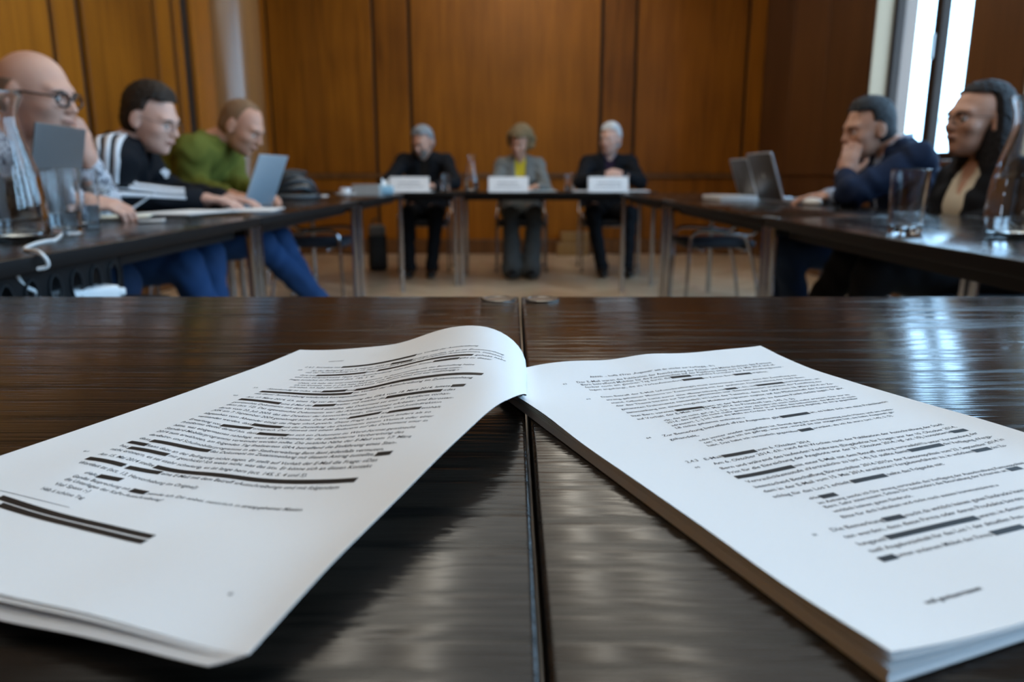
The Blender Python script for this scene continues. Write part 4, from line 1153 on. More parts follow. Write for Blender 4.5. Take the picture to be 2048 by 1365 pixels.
def surface_nets(d, lo, h):
    s = d < 0
    c = [s[i:d.shape[0] - 1 + i, j:d.shape[1] - 1 + j, k:d.shape[2] - 1 + k] for i in (0, 1) for j in (0, 1) for k in (0, 1)]
    cnt = sum(x.astype(np.int8) for x in c); act = (cnt > 0) & (cnt < 8)
    ii = np.argwhere(act); idx = -np.ones(act.shape, np.int64); idx[act] = np.arange(len(ii))
    acc = np.zeros((len(ii), 3)); n = np.zeros(len(ii))
    val = {o: d[ii[:, 0] + o[0], ii[:, 1] + o[1], ii[:, 2] + o[2]] for o in [(i, j, k) for i in (0, 1) for j in (0, 1) for k in (0, 1)]}
    for a in val:
        for ax in range(3):
            if a[ax]: continue
            b = list(a); b[ax] = 1; b = tuple(b)
            va, vb = val[a], val[b]; m = (va < 0) != (vb < 0)
            t = np.where(m, va / np.where(m, va - vb, 1), 0)
            for q in range(3): acc[:, q] += np.where(m, a[q] + (t if q == ax else 0), 0)
            n += m
    V = (ii + acc / n[:, None]) * h + lo
    F = []
    for ax in range(3):
        u, v = [(1, 2), (2, 0), (0, 1)][ax]
        s0 = np.take(s, range(0, s.shape[ax] - 1), ax); s1 = np.take(s, range(1, s.shape[ax]), ax)
        e = np.argwhere(s0 != s1)
        e = e[(e[:, u] > 0) & (e[:, v] > 0) & (e[:, u] < s.shape[u] - 1) & (e[:, v] < s.shape[v] - 1)]
        q = []
        for (du, dv) in ((1, 1), (0, 1), (0, 0), (1, 0)):
            f = e.copy(); f[:, u] -= du; f[:, v] -= dv; q.append(idx[f[:, 0], f[:, 1], f[:, 2]])
        q = np.stack(q, 1); fl = s0[e[:, 0], e[:, 1], e[:, 2]]
        q[~fl] = q[~fl][:, ::-1]; F.append(q)
    F = np.concatenate(F); return V, F[(F >= 0).all(1)]
def skin(prims, h, subs=(), clip=None, wave=None):
    """blend prims, carve subs, keep the part inside clip=(lo, hi); returns verts, faces"""
    pad = .03
    bs = [p.box(pad) for p in prims]
    lo = np.min([b[0] for b in bs], 0); hi = np.max([b[1] for b in bs], 0)
    if clip is not None: lo = np.maximum(lo, clip[0]); hi = np.minimum(hi, clip[1])
    n = np.ceil((hi - lo) / h).astype(int) + 1
    ax = [lo[i] + h * np.arange(n[i], dtype=np.float32) for i in range(3)]
    D = np.full(n, .5, np.float32)
    def rng_(p, ex):
        a, b = p.box(ex); s = []
        for i in range(3):
            i0 = max(0, int((a[i] - lo[i]) / h)); i1 = min(n[i], int((b[i] - lo[i]) / h) + 2); s.append(slice(i0, max(i0, i1)))
        return tuple(s)
    for p in prims:
        s = rng_(p, .03 + p.k)
        if any(q.stop <= q.start for q in s): continue
        x, y, z = ax[0][s[0]][:, None, None], ax[1][s[1]][None, :, None], ax[2][s[2]][None, None, :]
        e = p.ev(x, y, z).astype(np.float32); d = D[s]; k = p.k
        t = np.clip(.5 + .5 * (d - e) / k, 0, 1); D[s] = d + (e - d) * t - k * t * (1 - t)
    if wave is not None:
        x, y, z = ax[0][:, None, None], ax[1][None, :, None], ax[2][None, None, :]
        D = D + wave(x, y, z).astype(np.float32)
    for p in subs:
        if callable(p):
            x, y, z = ax[0][:, None, None], ax[1][None, :, None], ax[2][None, None, :]
            D = np.maximum(D, np.broadcast_to(p(x, y, z), D.shape)); continue
        s = rng_(p, .03 + p.k); x, y, z = ax[0][s[0]][:, None, None], ax[1][s[1]][None, :, None], ax[2][s[2]][None, None, :]
        e = -p.ev(x, y, z).astype(np.float32); d = D[s]; k = p.k
        t = np.clip(.5 - .5 * (d - e) / k, 0, 1); D[s] = d + (e - d) * t + k * t * (1 - t)
    return surface_nets(D, lo, h)
def np_obj(name, parts, mat, parent=None, loc=None):
    V, F, b = [], [], 0
    for v, f in parts: V.append(v); F.append(f + b); b += len(v)
    V = np.concatenate(V).astype(np.float32); F = np.concatenate(F).astype(np.int32)
    me = bpy.data.meshes.new(name)
    me.vertices.add(len(V)); me.vertices.foreach_set('co', V.ravel())
    me.loops.add(len(F) * 4); me.loops.foreach_set('vertex_index', F.ravel())
    me.polygons.add(len(F)); me.polygons.foreach_set('loop_start', np.arange(0, len(F) * 4, 4, dtype=np.int32))
    me.update(); me.validate()
    return link(name, me, mat, parent, loc, smooth=True)

def skin_mat(name, c):
    N = Nodes(name); setp(N.b, c, 0.48, spec=0.4)
    tc = N.n('ShaderNodeTexCoord'); no = N.n('ShaderNodeTexNoise', Scale=9.0, Detail=4.0); N.l(tc, 'Object', no, 'Vector')
    mx = N.n('ShaderNodeMix', data_type='RGBA'); mx.inputs['A'].default_value = (c[0] * .92, c[1] * .78, c[2] * .74, 1); mx.inputs['B'].default_value = (min(1, c[0] * 1.08), c[1] * 1.1, c[2] * 1.12, 1)
    N.l(no, 'Fac', mx, 'Factor'); N.l(mx, 'Result', N.b, 'Base Color')
    N.b.inputs['Subsurface Weight'].default_value = 0.12; N.b.inputs['Subsurface Radius'].default_value = (.012, .005, .003); N.b.inputs['Subsurface Scale'].default_value = 0.6
    return N.m
def hair_mat(name, dark, light, s=90):
    N = Nodes(name); setp(N.b, dark, 0.6, spec=0.25)
    tc = N.n('ShaderNodeTexCoord'); no = N.n('ShaderNodeTexNoise', Scale=s, Detail=4.0, Distortion=1.5); N.l(tc, 'Object', no, 'Vector')
    cr = N.n('ShaderNodeValToRGB'); cr.color_ramp.elements[0].position = .35; cr.color_ramp.elements[0].color = (*dark, 1); cr.color_ramp.elements[1].position = .7; cr.color_ramp.elements[1].color = (*light, 1)
    N.l(no, 'Fac', cr, 'Fac'); N.l(cr, 'Color', N.b, 'Base Color')
    bp = N.n('ShaderNodeBump', Strength=.8, Distance=.006); N.l(no, 'Fac', bp, 'Height'); N.l(bp, 'Normal', N.b, 'Normal')
    return N.m
def patterned_cloth():
    N = Nodes('patterned_shirt'); setp(N.b, (.5, .5, .5), .8)
    tc = N.n('ShaderNodeTexCoord'); vo = N.n('ShaderNodeTexVoronoi', Scale=75.0); no = N.n('ShaderNodeTexNoise', Scale=110.0, Detail=2.0)
    N.l(tc, 'Object', vo, 'Vector'); N.l(tc, 'Object', no, 'Vector')
    ad = N.n('ShaderNodeMath', operation='MULTIPLY'); N.l(vo, 'Distance', ad, 0); N.l(no, 'Fac', ad, 1)
    cr = N.n('ShaderNodeValToRGB'); cr.color_ramp.elements[0].position = .17; cr.color_ramp.elements[0].color = (.03, .035, .06, 1); cr.color_ramp.elements[1].position = .23; cr.color_ramp.elements[1].color = (.50, .51, .56, 1)
    N.l(ad, 'Value', cr, 'Fac'); N.l(cr, 'Color', N.b, 'Base Color')
    return N.m
def tweed():
    N = Nodes('grey_tweed'); setp(N.b, (.16, .17, .165), .85)
    tc = N.n('ShaderNodeTexCoord'); wv = N.n('ShaderNodeTexWave', Scale=60.0, Distortion=3.0); N.l(tc, 'Object', wv, 'Vector')
    mx = N.n('ShaderNodeMix', data_type='RGBA'); mx.inputs['A'].default_value = (.11, .115, .11, 1); mx.inputs['B'].default_value = (.22, .225, .215, 1)
    N.l(wv, 'Fac', mx, 'Factor'); N.l(mx, 'Result', N.b, 'Base Color'); return N.m
def cloth(name, c, b=.25): return plain(name, c, .8, bump=b, bscale=180, vary=.12, scale=25, spec=.12)

def unit(v): v = np.asarray(v, float); return v / (np.linalg.norm(v) + 1e-9)
def ik(a, b, l1, l2, pole):
    """middle joint of a two-bone limb from a to b bending towards pole"""
    a, b = np.asarray(a, float), np.asarray(b, float); d = b - a; L = np.linalg.norm(d)
    Lc = min(L, (l1 + l2) * .995); x = (l1 * l1 - l2 * l2 + Lc * Lc) / (2 * Lc); h = math.sqrt(max(0, l1 * l1 - x * x))
    u = d / L; p = np.asarray(pole, float); p = unit(p - u * (p @ u))
    return a + u * x + p * h
def hand_prims(w, d, n, side, curl, spread=1.0, sc=1.0):
    """w wrist, d pointing direction, n palm normal (towards what it touches), side +1 right hand / -1 left"""
    d = unit(d); n = unit(np.asarray(n) - d * (np.asarray(n) @ d)); ac = np.cross(d, n) * side     # ac points to the thumb side
    R = np.stack([ac, d, n], 1); out = []
    w = np.asarray(w, float)
    out.append(ell(w + d * .052 * sc, (.041 * sc, .054 * sc, .017 * sc), R, .012)); out.append(cone(w - d * .03, w + d * .03, .027 * sc, .026 * sc, .015))
    tips = []
    for i, (off, ln) in enumerate(((.029, .92), (.0098, 1.0), (-.0098, .95), (-.028, .76))):
        p = w + d * (.094 - .006 * abs(i - 1)) * sc + ac * off * sc; ang = curl * .55; dr = d + ac * off * 4 * (spread - 1)
        for L, r0, r1 in ((.046, .0092, .0085), (.029, .0085, .0079), (.022, .0079, .0066)):
            dd = unit(dr) * math.cos(ang) + n * math.sin(ang); q = p + dd * L * ln * sc
            out.append(cone(p, q, r0 * sc, r1 * sc, .004)); p = q; ang += curl * .8
        tips.append(p)
    p = w + d * .026 * sc + ac * .033 * sc; dd = unit(d * .72 + ac * .62 + n * .25)
    q = p + dd * .042 * sc; out.append(cone(p, q, .0135 * sc, .0105 * sc, .008)); dd = unit(dd + d * .5 - ac * .2 + n * .35 * curl); q2 = q + dd * .034 * sc
    out.append(cone(q, q2, .0105 * sc, .0082 * sc, .004))
    return out, tips, q2
def head_prims(c, R, sc=1.0, fem=False, nose=1.0):
    def P(x, y, z): return c + R @ (np.array([x, y, z]) * sc)
    e = lambda x, y, z, rx, ry, rz, k=.02: ell(P(x, y, z), np.array([rx, ry, rz]) * sc, R, k)
    j = .84 if fem else 1.0
    pr = [e(0, -.012, .030, .076, .096, .086), e(0, .030, -.028, .063 * j, .066, .082, .03), e(0, .036, -.078, .047 * j, .048, .038, .03), e(0, .074, -.100, .020 * j, .017, .015, .02),
          e(0, .074, .022, .050, .022, .014, .02), e(.040, .058, -.028, .020, .024, .018, .025), e(-.040, .058, -.028, .020, .024, .018, .025)]
    pr += [cone(P(0, .090, .010), P(0, .112, -.028), .0075 * sc, .0105 * sc, .012), e(.010, .101, -.033, .0075, .009, .007, .008), e(-.010, .101, -.033, .0075, .009, .007, .008)]
    pr += [e(0, .094, -.056, .023, .011, .0055, .006), e(0, .092, -.066, .020, .0105, .006, .006)]
    for s in (1, -1):
        RR = R @ np.array([[math.cos(.3 * s), -math.sin(.3 * s), 0], [math.sin(.3 * s), math.cos(.3 * s), 0], [0, 0, 1]])
        pr.append(ell(P(.079 * s, -.012, -.008), np.array([.0075, .020, .033]) * sc, RR, .008)); pr.append(ell(P(.077 * s, -.004, -.033), np.array([.007, .010, .011]) * sc, R, .008))
    subs = [ell(P(.031, .101, -.001), np.array([.017, .016, .011]) * sc, R, .012), ell(P(-.031, .101, -.001), np.array([.017, .016, .011]) * sc, R, .012)]
    return pr, subs, P
def person(label, pos, f, head, hy=0, hp=0, hr=0, hip_z=.525, hip_back=0.0, hands=None, knees=None, feet=None, cfg=None, near=True, sc=1.0):
    """pos: world x,y under the hips, f: facing (unit xy), head: world head centre; hands etc. are world points"""
    cfg = cfg or {}; f3 = np.array([f[0], f[1], 0.]); f3 = unit(f3); r3 = np.array([f3[1], -f3[0], 0.]); up = np.array([0, 0, 1.])
    O = np.array([pos[0], pos[1], 0.])
    def W(p): return np.asarray(p, float) - O
    fem = cfg.get('fem', False); hres = .0042 if near else .006; bres = .010 if near else .012
    # head frame: hy>0 turns towards the person's left, hp>0 looks down, hr>0 tilts to the right
    a, b, c_ = math.radians(hy), math.radians(hp), math.radians(hr)
    fw = unit(f3 * math.cos(a) - r3 * math.sin(a)); rt = np.array([fw[1], -fw[0], 0.])
    fwd = fw * math.cos(b) - up * math.sin(b); upv = unit(up * math.cos(b) + fw * math.sin(b))
    rt2 = rt * math.cos(c_) - upv * math.sin(c_); up2 = unit(np.cross(rt2, fwd)); R = np.stack([rt2, fwd, up2], 1)
    hc = W(head); hp_, hs_, HP = head_prims(hc, R, sc, fem)
    skull = HP(0, -.035, -.045)
    nbo = cfg.get('nbo', (.065, .135)); nb = hc - f3 * nbo[0] * sc - up * nbo[1] * sc      # base of the neck
    hip = np.array([0, 0, hip_z]) - f3 * hip_back
    shw = (.155 if fem else .178) * sc
    scn = nb - up * .062 - f3 * .012
    srt = unit(r3 + f3 * cfg.get('twist', 0)); srt = unit(srt + up * cfg.get('shrug', 0))
    sh = {1: scn + srt * shw, -1: scn - srt * shw}
    axis = unit(scn - hip); mid = (hip + scn) / 2 - f3 * cfg.get('slouch', .05)
    Rt = np.stack([srt, unit(np.cross(axis, srt)), axis], 1)
    tw = .88 if fem else 1.0; girth = cfg.get('girth', 1.0)
    torso = [ell(hip + up * .02 - f3 * .01, np.array([.175 * (1.02 if fem else 1), .135, .115]) * 1.0, EYE3 if abs(f3[1]) > .5 else np.stack([r3, f3, up], 1), .05),
             ell(hip * .62 + mid * .38 + f3 * .015, np.array([.152 * tw, .118 * girth, .13]) , Rt, .06), ell(mid * .8 + scn * .2 + f3 * .008, np.array([.152 * tw, .118, .15]), Rt, .06),
             ell(mid * .35 + scn * .65 - axis * .01, np.array([.168 * tw, .113, .15]), Rt, .06), cone(sh[1], sh[-1], .058 * tw, .058 * tw, .05),
             cone(nb - up * .01, scn + srt * shw * .6, .045, .045, .04), cone(nb - up * .01, scn - srt * shw * .6, .045, .045, .04)]
    if fem: torso += [ell(mid * .35 + scn * .65 + Rt[:, 1] * (.085 if (Rt[:, 1] @ f3) > 0 else -.085) + srt * s * .07 - axis * .03, (.06, .055, .06), Rt, .05) for s in (1, -1)]
    neck = [cone(nb - up * .01, skull, .052 * tw * sc, .050 * tw * sc, .03)]
    hands = hands or {}; arms, wr, hprims, tipd, el = {}, {}, [], {}, {}
    for s in (1, -1):
        hd = hands[s]; w = W(hd['w']); po = np.asarray(hd.get('pole', srt * s * .6 - up + f3 * -.3))
        e = W(hd['e']) if 'e' in hd else ik(sh[s], w, .285 * sc, .25 * sc, po); el[s] = e; wr[s] = w
        arms[s] = [cone(sh[s], e, .050 * tw, .040 * tw, .03), cone(e, w, .040 * tw, .028 * tw, .02)]
        hpz, tips, th = hand_prims(w, hd.get('d', unit(w - e)), hd.get('n', -up), s, hd.get('curl', .5), hd.get('spread', 1.0), sc * (.9 if fem else 1.0)); hprims.append(hpz); tipd[s] = (tips, th)
    legs, kn = [], {}
    for s in (1, -1):
        hj = hip + r3 * s * .09; k_ = W(knees[s]); an = W(feet[s]); kn[s] = k_
        legs.append((hj, k_, an, s))
    legp = []
    for hj, k_, an, s in legs: legp += [cone(hj, k_, .082, .056, .05), cone(k_, an, .054, .036, .03)]
    body = person_mesh = [skin(hp_ + neck + [cone(nb - up * .01, scn + srt * shw * .55 * s, .043, .04, .03) for s in (1, -1)] + [torso[3]], hres, hs_, clip=(np.min([hc - .16, nb - .12], 0), np.max([hc + .17, nb + .1], 0)))]
    body.append(skin(torso + [cone(nb - up * .02, nb * .6 + skull * .4, .046 * tw, .044 * tw, .02)] + arms[1] + arms[-1] + legp + [cone(l[2] - up * .03, l[2] + f3 * .09 - up * .056, .028, .020, .01) for l in legs], bres))
    for hpz in hprims: body.append(skin(hpz, .0034 if near else .0048))
    sk = cfg.get('skin'); ob = np_obj('person', body, sk, None, tuple(O)); tag(ob, label, 'person', 'people seated around the tables')
    # eyes, brows, lips
    eyew = plain('eye_white', (.75, .74, .72), .2); iris = plain('eye_iris', (.03, .022, .018), .15)
    for s in (1, -1):
        m = MB().sphere((0, 0, 0), .0115 * sc, 14, 10).xf(Matrix.Translation(HP(.031 * s, .0795, -.002))); eo = m.build('eye', eyew, ob, smooth=True)
        MB().sphere((0, 0, 0), .0058 * sc, 10, 8).xf(Matrix.Translation(HP(.031 * s, .0865, -.004))).build('iris', iris, eo, smooth=True)
        lid = skin([ell(HP(.031 * s, .0805, .0035), np.array([.0135, .0125, .0095]) * sc, R, .004)], .003, [ell(HP(.031 * s, .088, -.0075), np.array([.02, .02, .0095]) * sc, R, .003)])
        np_obj('eyelid', [lid], sk, ob)
        br = [HP(.014 * s, .097, .014), HP(.030 * s, .0965, .0195), HP(.047 * s, .084, .015)]
        MB().tube(br, [.0026, .0034, .002], 6, 4).build('eyebrow', cfg.get('brow', plain('brow_brown', (.05, .03, .02), .8)), ob, smooth=True)
    MB().tube([HP(-.022, .0955, -.0605), HP(-.010, .1035, -.0595), HP(0, .1045, -.061), HP(.010, .1035, -.0595), HP(.022, .0955, -.0605)], [.0015, .0042, .0046, .0042, .0015], 8, 3).build('lips', cfg.get('lip', plain('lip_skin', (.42, .20, .16), .45)), ob, smooth=True)
    # hair
    ht = cfg.get('hair'); hm = cfg.get('hair_mat')
    if ht: 
        nz = lambda amp, q: (lambda x, y, z: amp * (np.sin(q * x + 1.7 * np.sin(q * .8 * z)) * np.sin(q * y + 1.3 * np.sin(q * .7 * x)) + .5 * np.sin(q * 2.1 * z + 2 * np.sin(q * x))))
        def hl(x, y, z):                              # head-local coordinates of grid points
            dx, dy, dz = x - hc[0], y - hc[1], z - hc[2]
            return [(dx * R[0, i] + dy * R[1, i] + dz * R[2, i]) / sc for i in range(3)]
        cr = lambda g, gy=0, gz=0: ell(HP(0, -.012 - gy / 2, .030 + gz / 2), (np.array([.076, .096, .086]) + g + np.array([0, gy / 2, gz / 2])) * sc, R, .02)
        if ht == 'short':
            def cut(x, y, z):
                lx, ly, lz = hl(x, y, z)
                a1 = np.minimum(ly - (.040 - .35 * np.abs(lx)), .080 - lz)          # forehead and face
                a2 = np.minimum(ly + .012, .030 - lz)                                # below the temples, before the ears
                a3 = -.062 - lz + .25 * ly                                            # neck
                a3 = np.maximum(a3, ly - .066 + .35 * np.maximum(lz - .08, 0))
                return np.maximum(np.maximum(a1, a2), a3) 
            hv = [skin([cr(cfg.get('hair_g', .011), cfg.get('hair_b', .0), cfg.get('hair_t', .012)), ell(HP(0, -.045, -.03), np.array([.066, .062, .05]) * sc + .004, R, .03), ell(HP(0, .016, .100), np.array([.054, .040, .020]) * sc, R, .03)], hres * 1.15, [cut], wave=nz(.0022, 210))]
        elif ht == 'buzz':
            def cut(x, y, z):
                lx, ly, lz = hl(x, y, z)
                return np.maximum(np.maximum(np.minimum(ly - (.030 - .3 * np.abs(lx)), .100 - lz), np.minimum(ly + .012, .022 - lz)), -.055 - lz + .25 * ly)
            hv = [skin([cr(.0028), ell(HP(0, -.045, -.03), np.array([.064, .060, .05]) * sc + .001, R, .03)], hres, [cut])]
        elif ht == 'curly':
            pr = [cr(.030, .02, .02)]
            rs = np.random.default_rng(3)
            for _ in range(70):
                th, ph_ = rs.uniform(0, 2 * math.pi), rs.uniform(-.55, 1.35); d = np.array([math.cos(th) * math.cos(ph_), math.sin(th) * math.cos(ph_), math.sin(ph_)])
                if d[1] > .45 and d[2] < .45: continue
                pr.append(ell(HP(d[0] * .108, -.02 + d[1] * .118, .02 + d[2] * .112), np.full(3, rs.uniform(.016, .026)) * sc, R, .010))
            def cut(x, y, z):
                lx, ly, lz = hl(x, y, z)
                return np.maximum(np.minimum(ly - (.040 - .25 * np.abs(lx)), .070 - lz), np.minimum(ly - .02, np.minimum(.062 - np.abs(lx), .05 - lz)))
            hv = [skin(pr, hres * 1.15, [cut], wave=nz(.004, 160))]
        elif ht == 'long':
            pr = [ell(HP(0, -.022, .038), np.array([.090, .104, .094]) * sc, R, .02), ell(HP(.070, -.012, -.02), np.array([.026, .045, .065]) * sc, R, .03), ell(HP(-.070, -.012, -.02), np.array([.026, .045, .065]) * sc, R, .03), ell(HP(0, -.055, -.06), np.array([.085, .06, .10]) * sc, R, .04), ell(HP(.062, -.035, -.10), np.array([.036, .045, .10]) * sc, R, .04), ell(HP(-.062, -.035, -.10), np.array([.036, .045, .10]) * sc, R, .04),
                  cone(HP(.065, -.045, -.12), HP(.085, -.02, -.26), .042, .026, .04), cone(HP(-.065, -.045, -.12), HP(-.085, -.02, -.26), .042, .026, .04), cone(HP(0, -.075, -.1), HP(0, -.10, -.25), .06, .04, .04)]
            def cut(x, y, z):
                lx, ly, lz = hl(x, y, z)
                return np.maximum(np.maximum(np.minimum(ly - (.040 - .5 * np.abs(lx)), .084 - lz), np.minimum(np.minimum(ly - .012, .058 - np.abs(lx)), .05 - lz)), ly - .066)
            hv = [skin(pr, hres * 1.25, [cut], wave=nz(.0028, 150))]
        elif ht == 'fringe':                          # stubble ring round a bald crown
            def cut(x, y, z):
                lx, ly, lz = hl(x, y, z)
                return np.maximum(np.maximum(ly + .01, lz - .035), -.06 - lz + .25 * ly)
            hv = [skin([cr(.0018), ell(HP(0, -.045, -.03), np.array([.064, .060, .05]) * sc, R, .03)], hres, [cut])]
        np_obj('hair', hv, hm, ob)
    if cfg.get('beard'):
        def bc(x, y, z):
            dx, dy, dz = x - hc[0], y - hc[1], z - hc[2]; lx, ly, lz = [(dx * R[0, i] + dy * R[1, i] + dz * R[2, i]) / sc for i in range(3)]
            return np.maximum(np.maximum(lz + .043 - .6 * np.abs(lx), -ly + .02), -(np.sqrt((lx / 1.5) ** 2 + (lz + .062) ** 2) - .013) * (ly > .06))
        np_obj('beard', [skin([p.grown(.006) for p in hp_[1:4]], hres, [bc])], cfg['beard'], ob)
    # clothes
    G = cfg.get('loose', .016)
    wv = lambda amp, q: (lambda x, y, z: amp * np.sin(q * z + 2.2 * np.sin(q * .6 * x) + 1.5 * np.sin(q * .5 * y)))
    def sleeve(s, g): 
        w_ = wr[s] + unit(el[s] - wr[s]) * .012
        return [cone(sh[s], el[s], .052 * tw + g, .043 * tw + g, .03), cone(el[s], w_, .043 * tw + g, .030 * tw + g * .8, .02)]
    neck_cut = cone(nb - up * .035 - f3 * .0, nb + up * .12 + (skull - nb) * .5, .066 * tw, .075, .006)
    top = [p.grown(G) for p in torso]
    fr = Rt[:, 1] if (Rt[:, 1] @ f3) > 0 else -Rt[:, 1]
    vtop = nb + fr * .085 - axis * .03; subs = [neck_cut]
    if cfg.get('open'):                                # open jacket front
        o = cfg['open']; subs += [cone(nb + fr * .07 + up * .01, mid * .45 + scn * .55 + fr * .15, .052 * o, .040 * o, .008), cone(mid * .45 + scn * .55 + fr * .15, mid * .9 + hip * .1 + fr * .16, .040 * o, .022 * o, .008)]
        np_obj('shirt', [skin([p.grown(.006) for p in torso], bres * .85, [cone(nb - up * .02, nb + up * .12, .060 * tw, .07, .006), cone(nb + fr * .06 + up * .02, nb + fr * .105 - axis * cfg.get('shirt_v', .04), .034, .012, .006)])], cfg['shirt'], ob)
    elif cfg.get('vneck'): subs.append(cone(nb + fr * .05 + up * .02, nb + fr * .10 - axis * .05, .05, .016, .006))
    cl = skin(top + sleeve(1, G) + sleeve(-1, G), bres * .9, subs, wave=wv(.0035, 70))
    np_obj(cfg.get('top_name', 'jacket'), [cl], cfg['top'], ob)
    if cfg.get('collar'):
        pts = []
        for i in range(15):
            an = math.pi * (-.5) + (i / 14 - .5) * 2 * math.pi * .80
            pts.append(nb - up * .004 + srt * math.cos(an) * .060 * tw + f3 * (math.sin(an) * .062 + .006) + up * (.030 + .012 * -math.sin(an)) * cfg.get('collar_h', 1) - up * max(0, math.sin(an)) * .03)
        MB().tube(pts, cfg.get('collar_r', .0085), 8, 2).build('collar', cfg['collar'], ob, smooth=True)
    if cfg.get('cuff'):
        for s in (1, -1):
            dd = unit(el[s] - wr[s]); MB().tube([wr[s] + dd * .014, wr[s] + dd * .0, wr[s] - dd * .030], [.0400, .0400, .0375], 20).build('cuff', cfg['cuff'], ob, smooth=True)
    hipR = torso[0]
    trs = [hipR.grown(.012)]
    for hj, k_, an, s in legs: trs += [cone(hj, k_, .090, .066, .05), cone(k_, an, .064, cfg.get('hem', .052), .03), cone(an, an - up * .030, cfg.get('hem', .052), cfg.get('hem', .052), .02)]
    np_obj('trousers', [skin(trs, bres, wave=wv(.003, 60))], cfg['legs'], ob)
    shoe_m = cfg.get('shoe', plain('black_shoe_leather', (.012, .011, .011), .35))
    for hj, k_, an, s in legs:
        fd = unit(np.array(cfg.get('foot_dir', f3)) * 1.0); side = np.cross(fd, up)
        base = an.copy(); Rf = np.stack([side, fd, up], 1)
        np_obj('shoe', [skin([cone(an - up * .0, an - up * .035, .045, .042, .02), ell(an + fd * .055 - up * .042, (.044, .095, .034), Rf, .02), ell(an + fd * .115 - up * .055, (.042, .065, .028), Rf, .02), ell(an - fd * .025 - up * .05, (.036, .045, .034), Rf, .02)], .007, [lambda x, y, z, zz=an[2] - .085: zz - z + 0 * x + 0 * y])], shoe_m, ob)
    if cfg.get('glasses'):
        gm = cfg['glasses']; g = MB()
        go = None
        for s in (1, -1):
            rim = [HP(.032 * s + .025 * math.cos(a_), .1045 - .25 * abs(.025 * math.cos(a_)) * (1 if math.cos(a_) * s > 0 else 0), -.003 + .0185 * math.sin(a_)) for a_ in np.linspace(0, 2 * math.pi, 21)]
            m = MB().tube(rim, cfg.get('rim_r', .002), 6)
            go = m.build('glasses', gm, ob, smooth=True) if go is None else go
            if s == -1: MB().tube(rim, cfg.get('rim_r', .002), 6).build('rim', gm, go, smooth=True)
            MB().tube([HP(.056 * s, .099, .003), HP(.074 * s, .05, .004), HP(.081 * s, -.005, .003), HP(.080 * s, -.025, -.012)], cfg.get('rim_r', .002) * .9, 6, 3).build('temple', gm, go, smooth=True)
        MB().tube([HP(-.008, .106, .002), HP(0, .110, .005), HP(.008, .106, .002)], cfg.get('rim_r', .002), 6, 3).build('bridge', gm, go, smooth=True)
    return dict(ob=ob, O=O, sh=sh, el=el, wr=wr, HP=HP, nb=nb, scn=scn, fr=fr, axis=axis, srt=srt, G=G, tw=tw, tips=tipd, mid=mid, f3=f3, up=up, R=R)

SK1 = skin_mat('fair_skin', (.60, .36, .27)); SK2 = skin_mat('pale_skin', (.62, .40, .32)); SK3 = skin_mat('ruddy_skin', (.58, .32, .22)); SK4 = skin_mat('shaded_skin', (.52, .30, .21))
JEANS = cloth('blue_denim', (.022, .060, .16)); JEANS2 = cloth('dark_denim', (.016, .036, .085)); BLACKC = cloth('black_wool', (.010, .011, .014)); NAVY = cloth('navy_wool', (.011, .018, .042))
TZ = TABLE_Z
def hpt(px, py, Y): v = at(px, py, Y); return np.array(v)

# ---- bald man with dark glasses, patterned shirt, pen in his right hand
h1 = hpt(72, 190, 2.22)
P1 = person('bald man in a patterned shirt and dark glasses with a hand at his mouth', (-1.73, 2.25), (1, 0), h1, hy=-4, hp=8, hip_z=.53,
    hands={1: dict(w=(-1.235, 2.165, TZ + .058), d=(.75, .25, -.10), n=(0, .35, -1), curl=.85, e=(-1.47, 2.06, TZ + .078)),
           -1: dict(w=tuple(h1 + np.array([.088, .070, -.200])), d=(.10, -.22, 1), n=(-1, -.2, .1), curl=.75, e=(-1.31, 2.42, TZ + .055))},
    knees={1: (-1.27, 2.14, .53), -1: (-1.27, 2.38, .53)}, feet={1: (-1.25, 2.12, .09), -1: (-1.23, 2.42, .09)},
    cfg=dict(nbo=(.10, .115), skin=SK1, hair='fringe', hair_mat=hair_mat('grey_stubble', (.24, .17, .13), (.33, .24, .19)), top=patterned_cloth(), top_name='patterned_shirt', vneck=True, loose=.014, legs=JEANS2, glasses=plain('black_glasses_frame', (.012, .013, .016), .25), rim_r=.0032, slouch=.08, girth=1.1, foot_dir=(1, 0, 0)))
tp_, th_ = P1['tips'][1]
pc = (np.array(tp_[0]) + np.array(th_)) / 2 + P1['O']
tag(MB().tube([(-.045, -.03, -.040), (.005, .003, .004), (.075, .05, .060)][::-1], [.0012, .0042, .0042], 10).build('pen', plain('pen_barrel', (.45, .47, .50), .3), None, tuple(pc), smooth=True), 'slim grey pen held in the bald man’s right hand', 'pen')

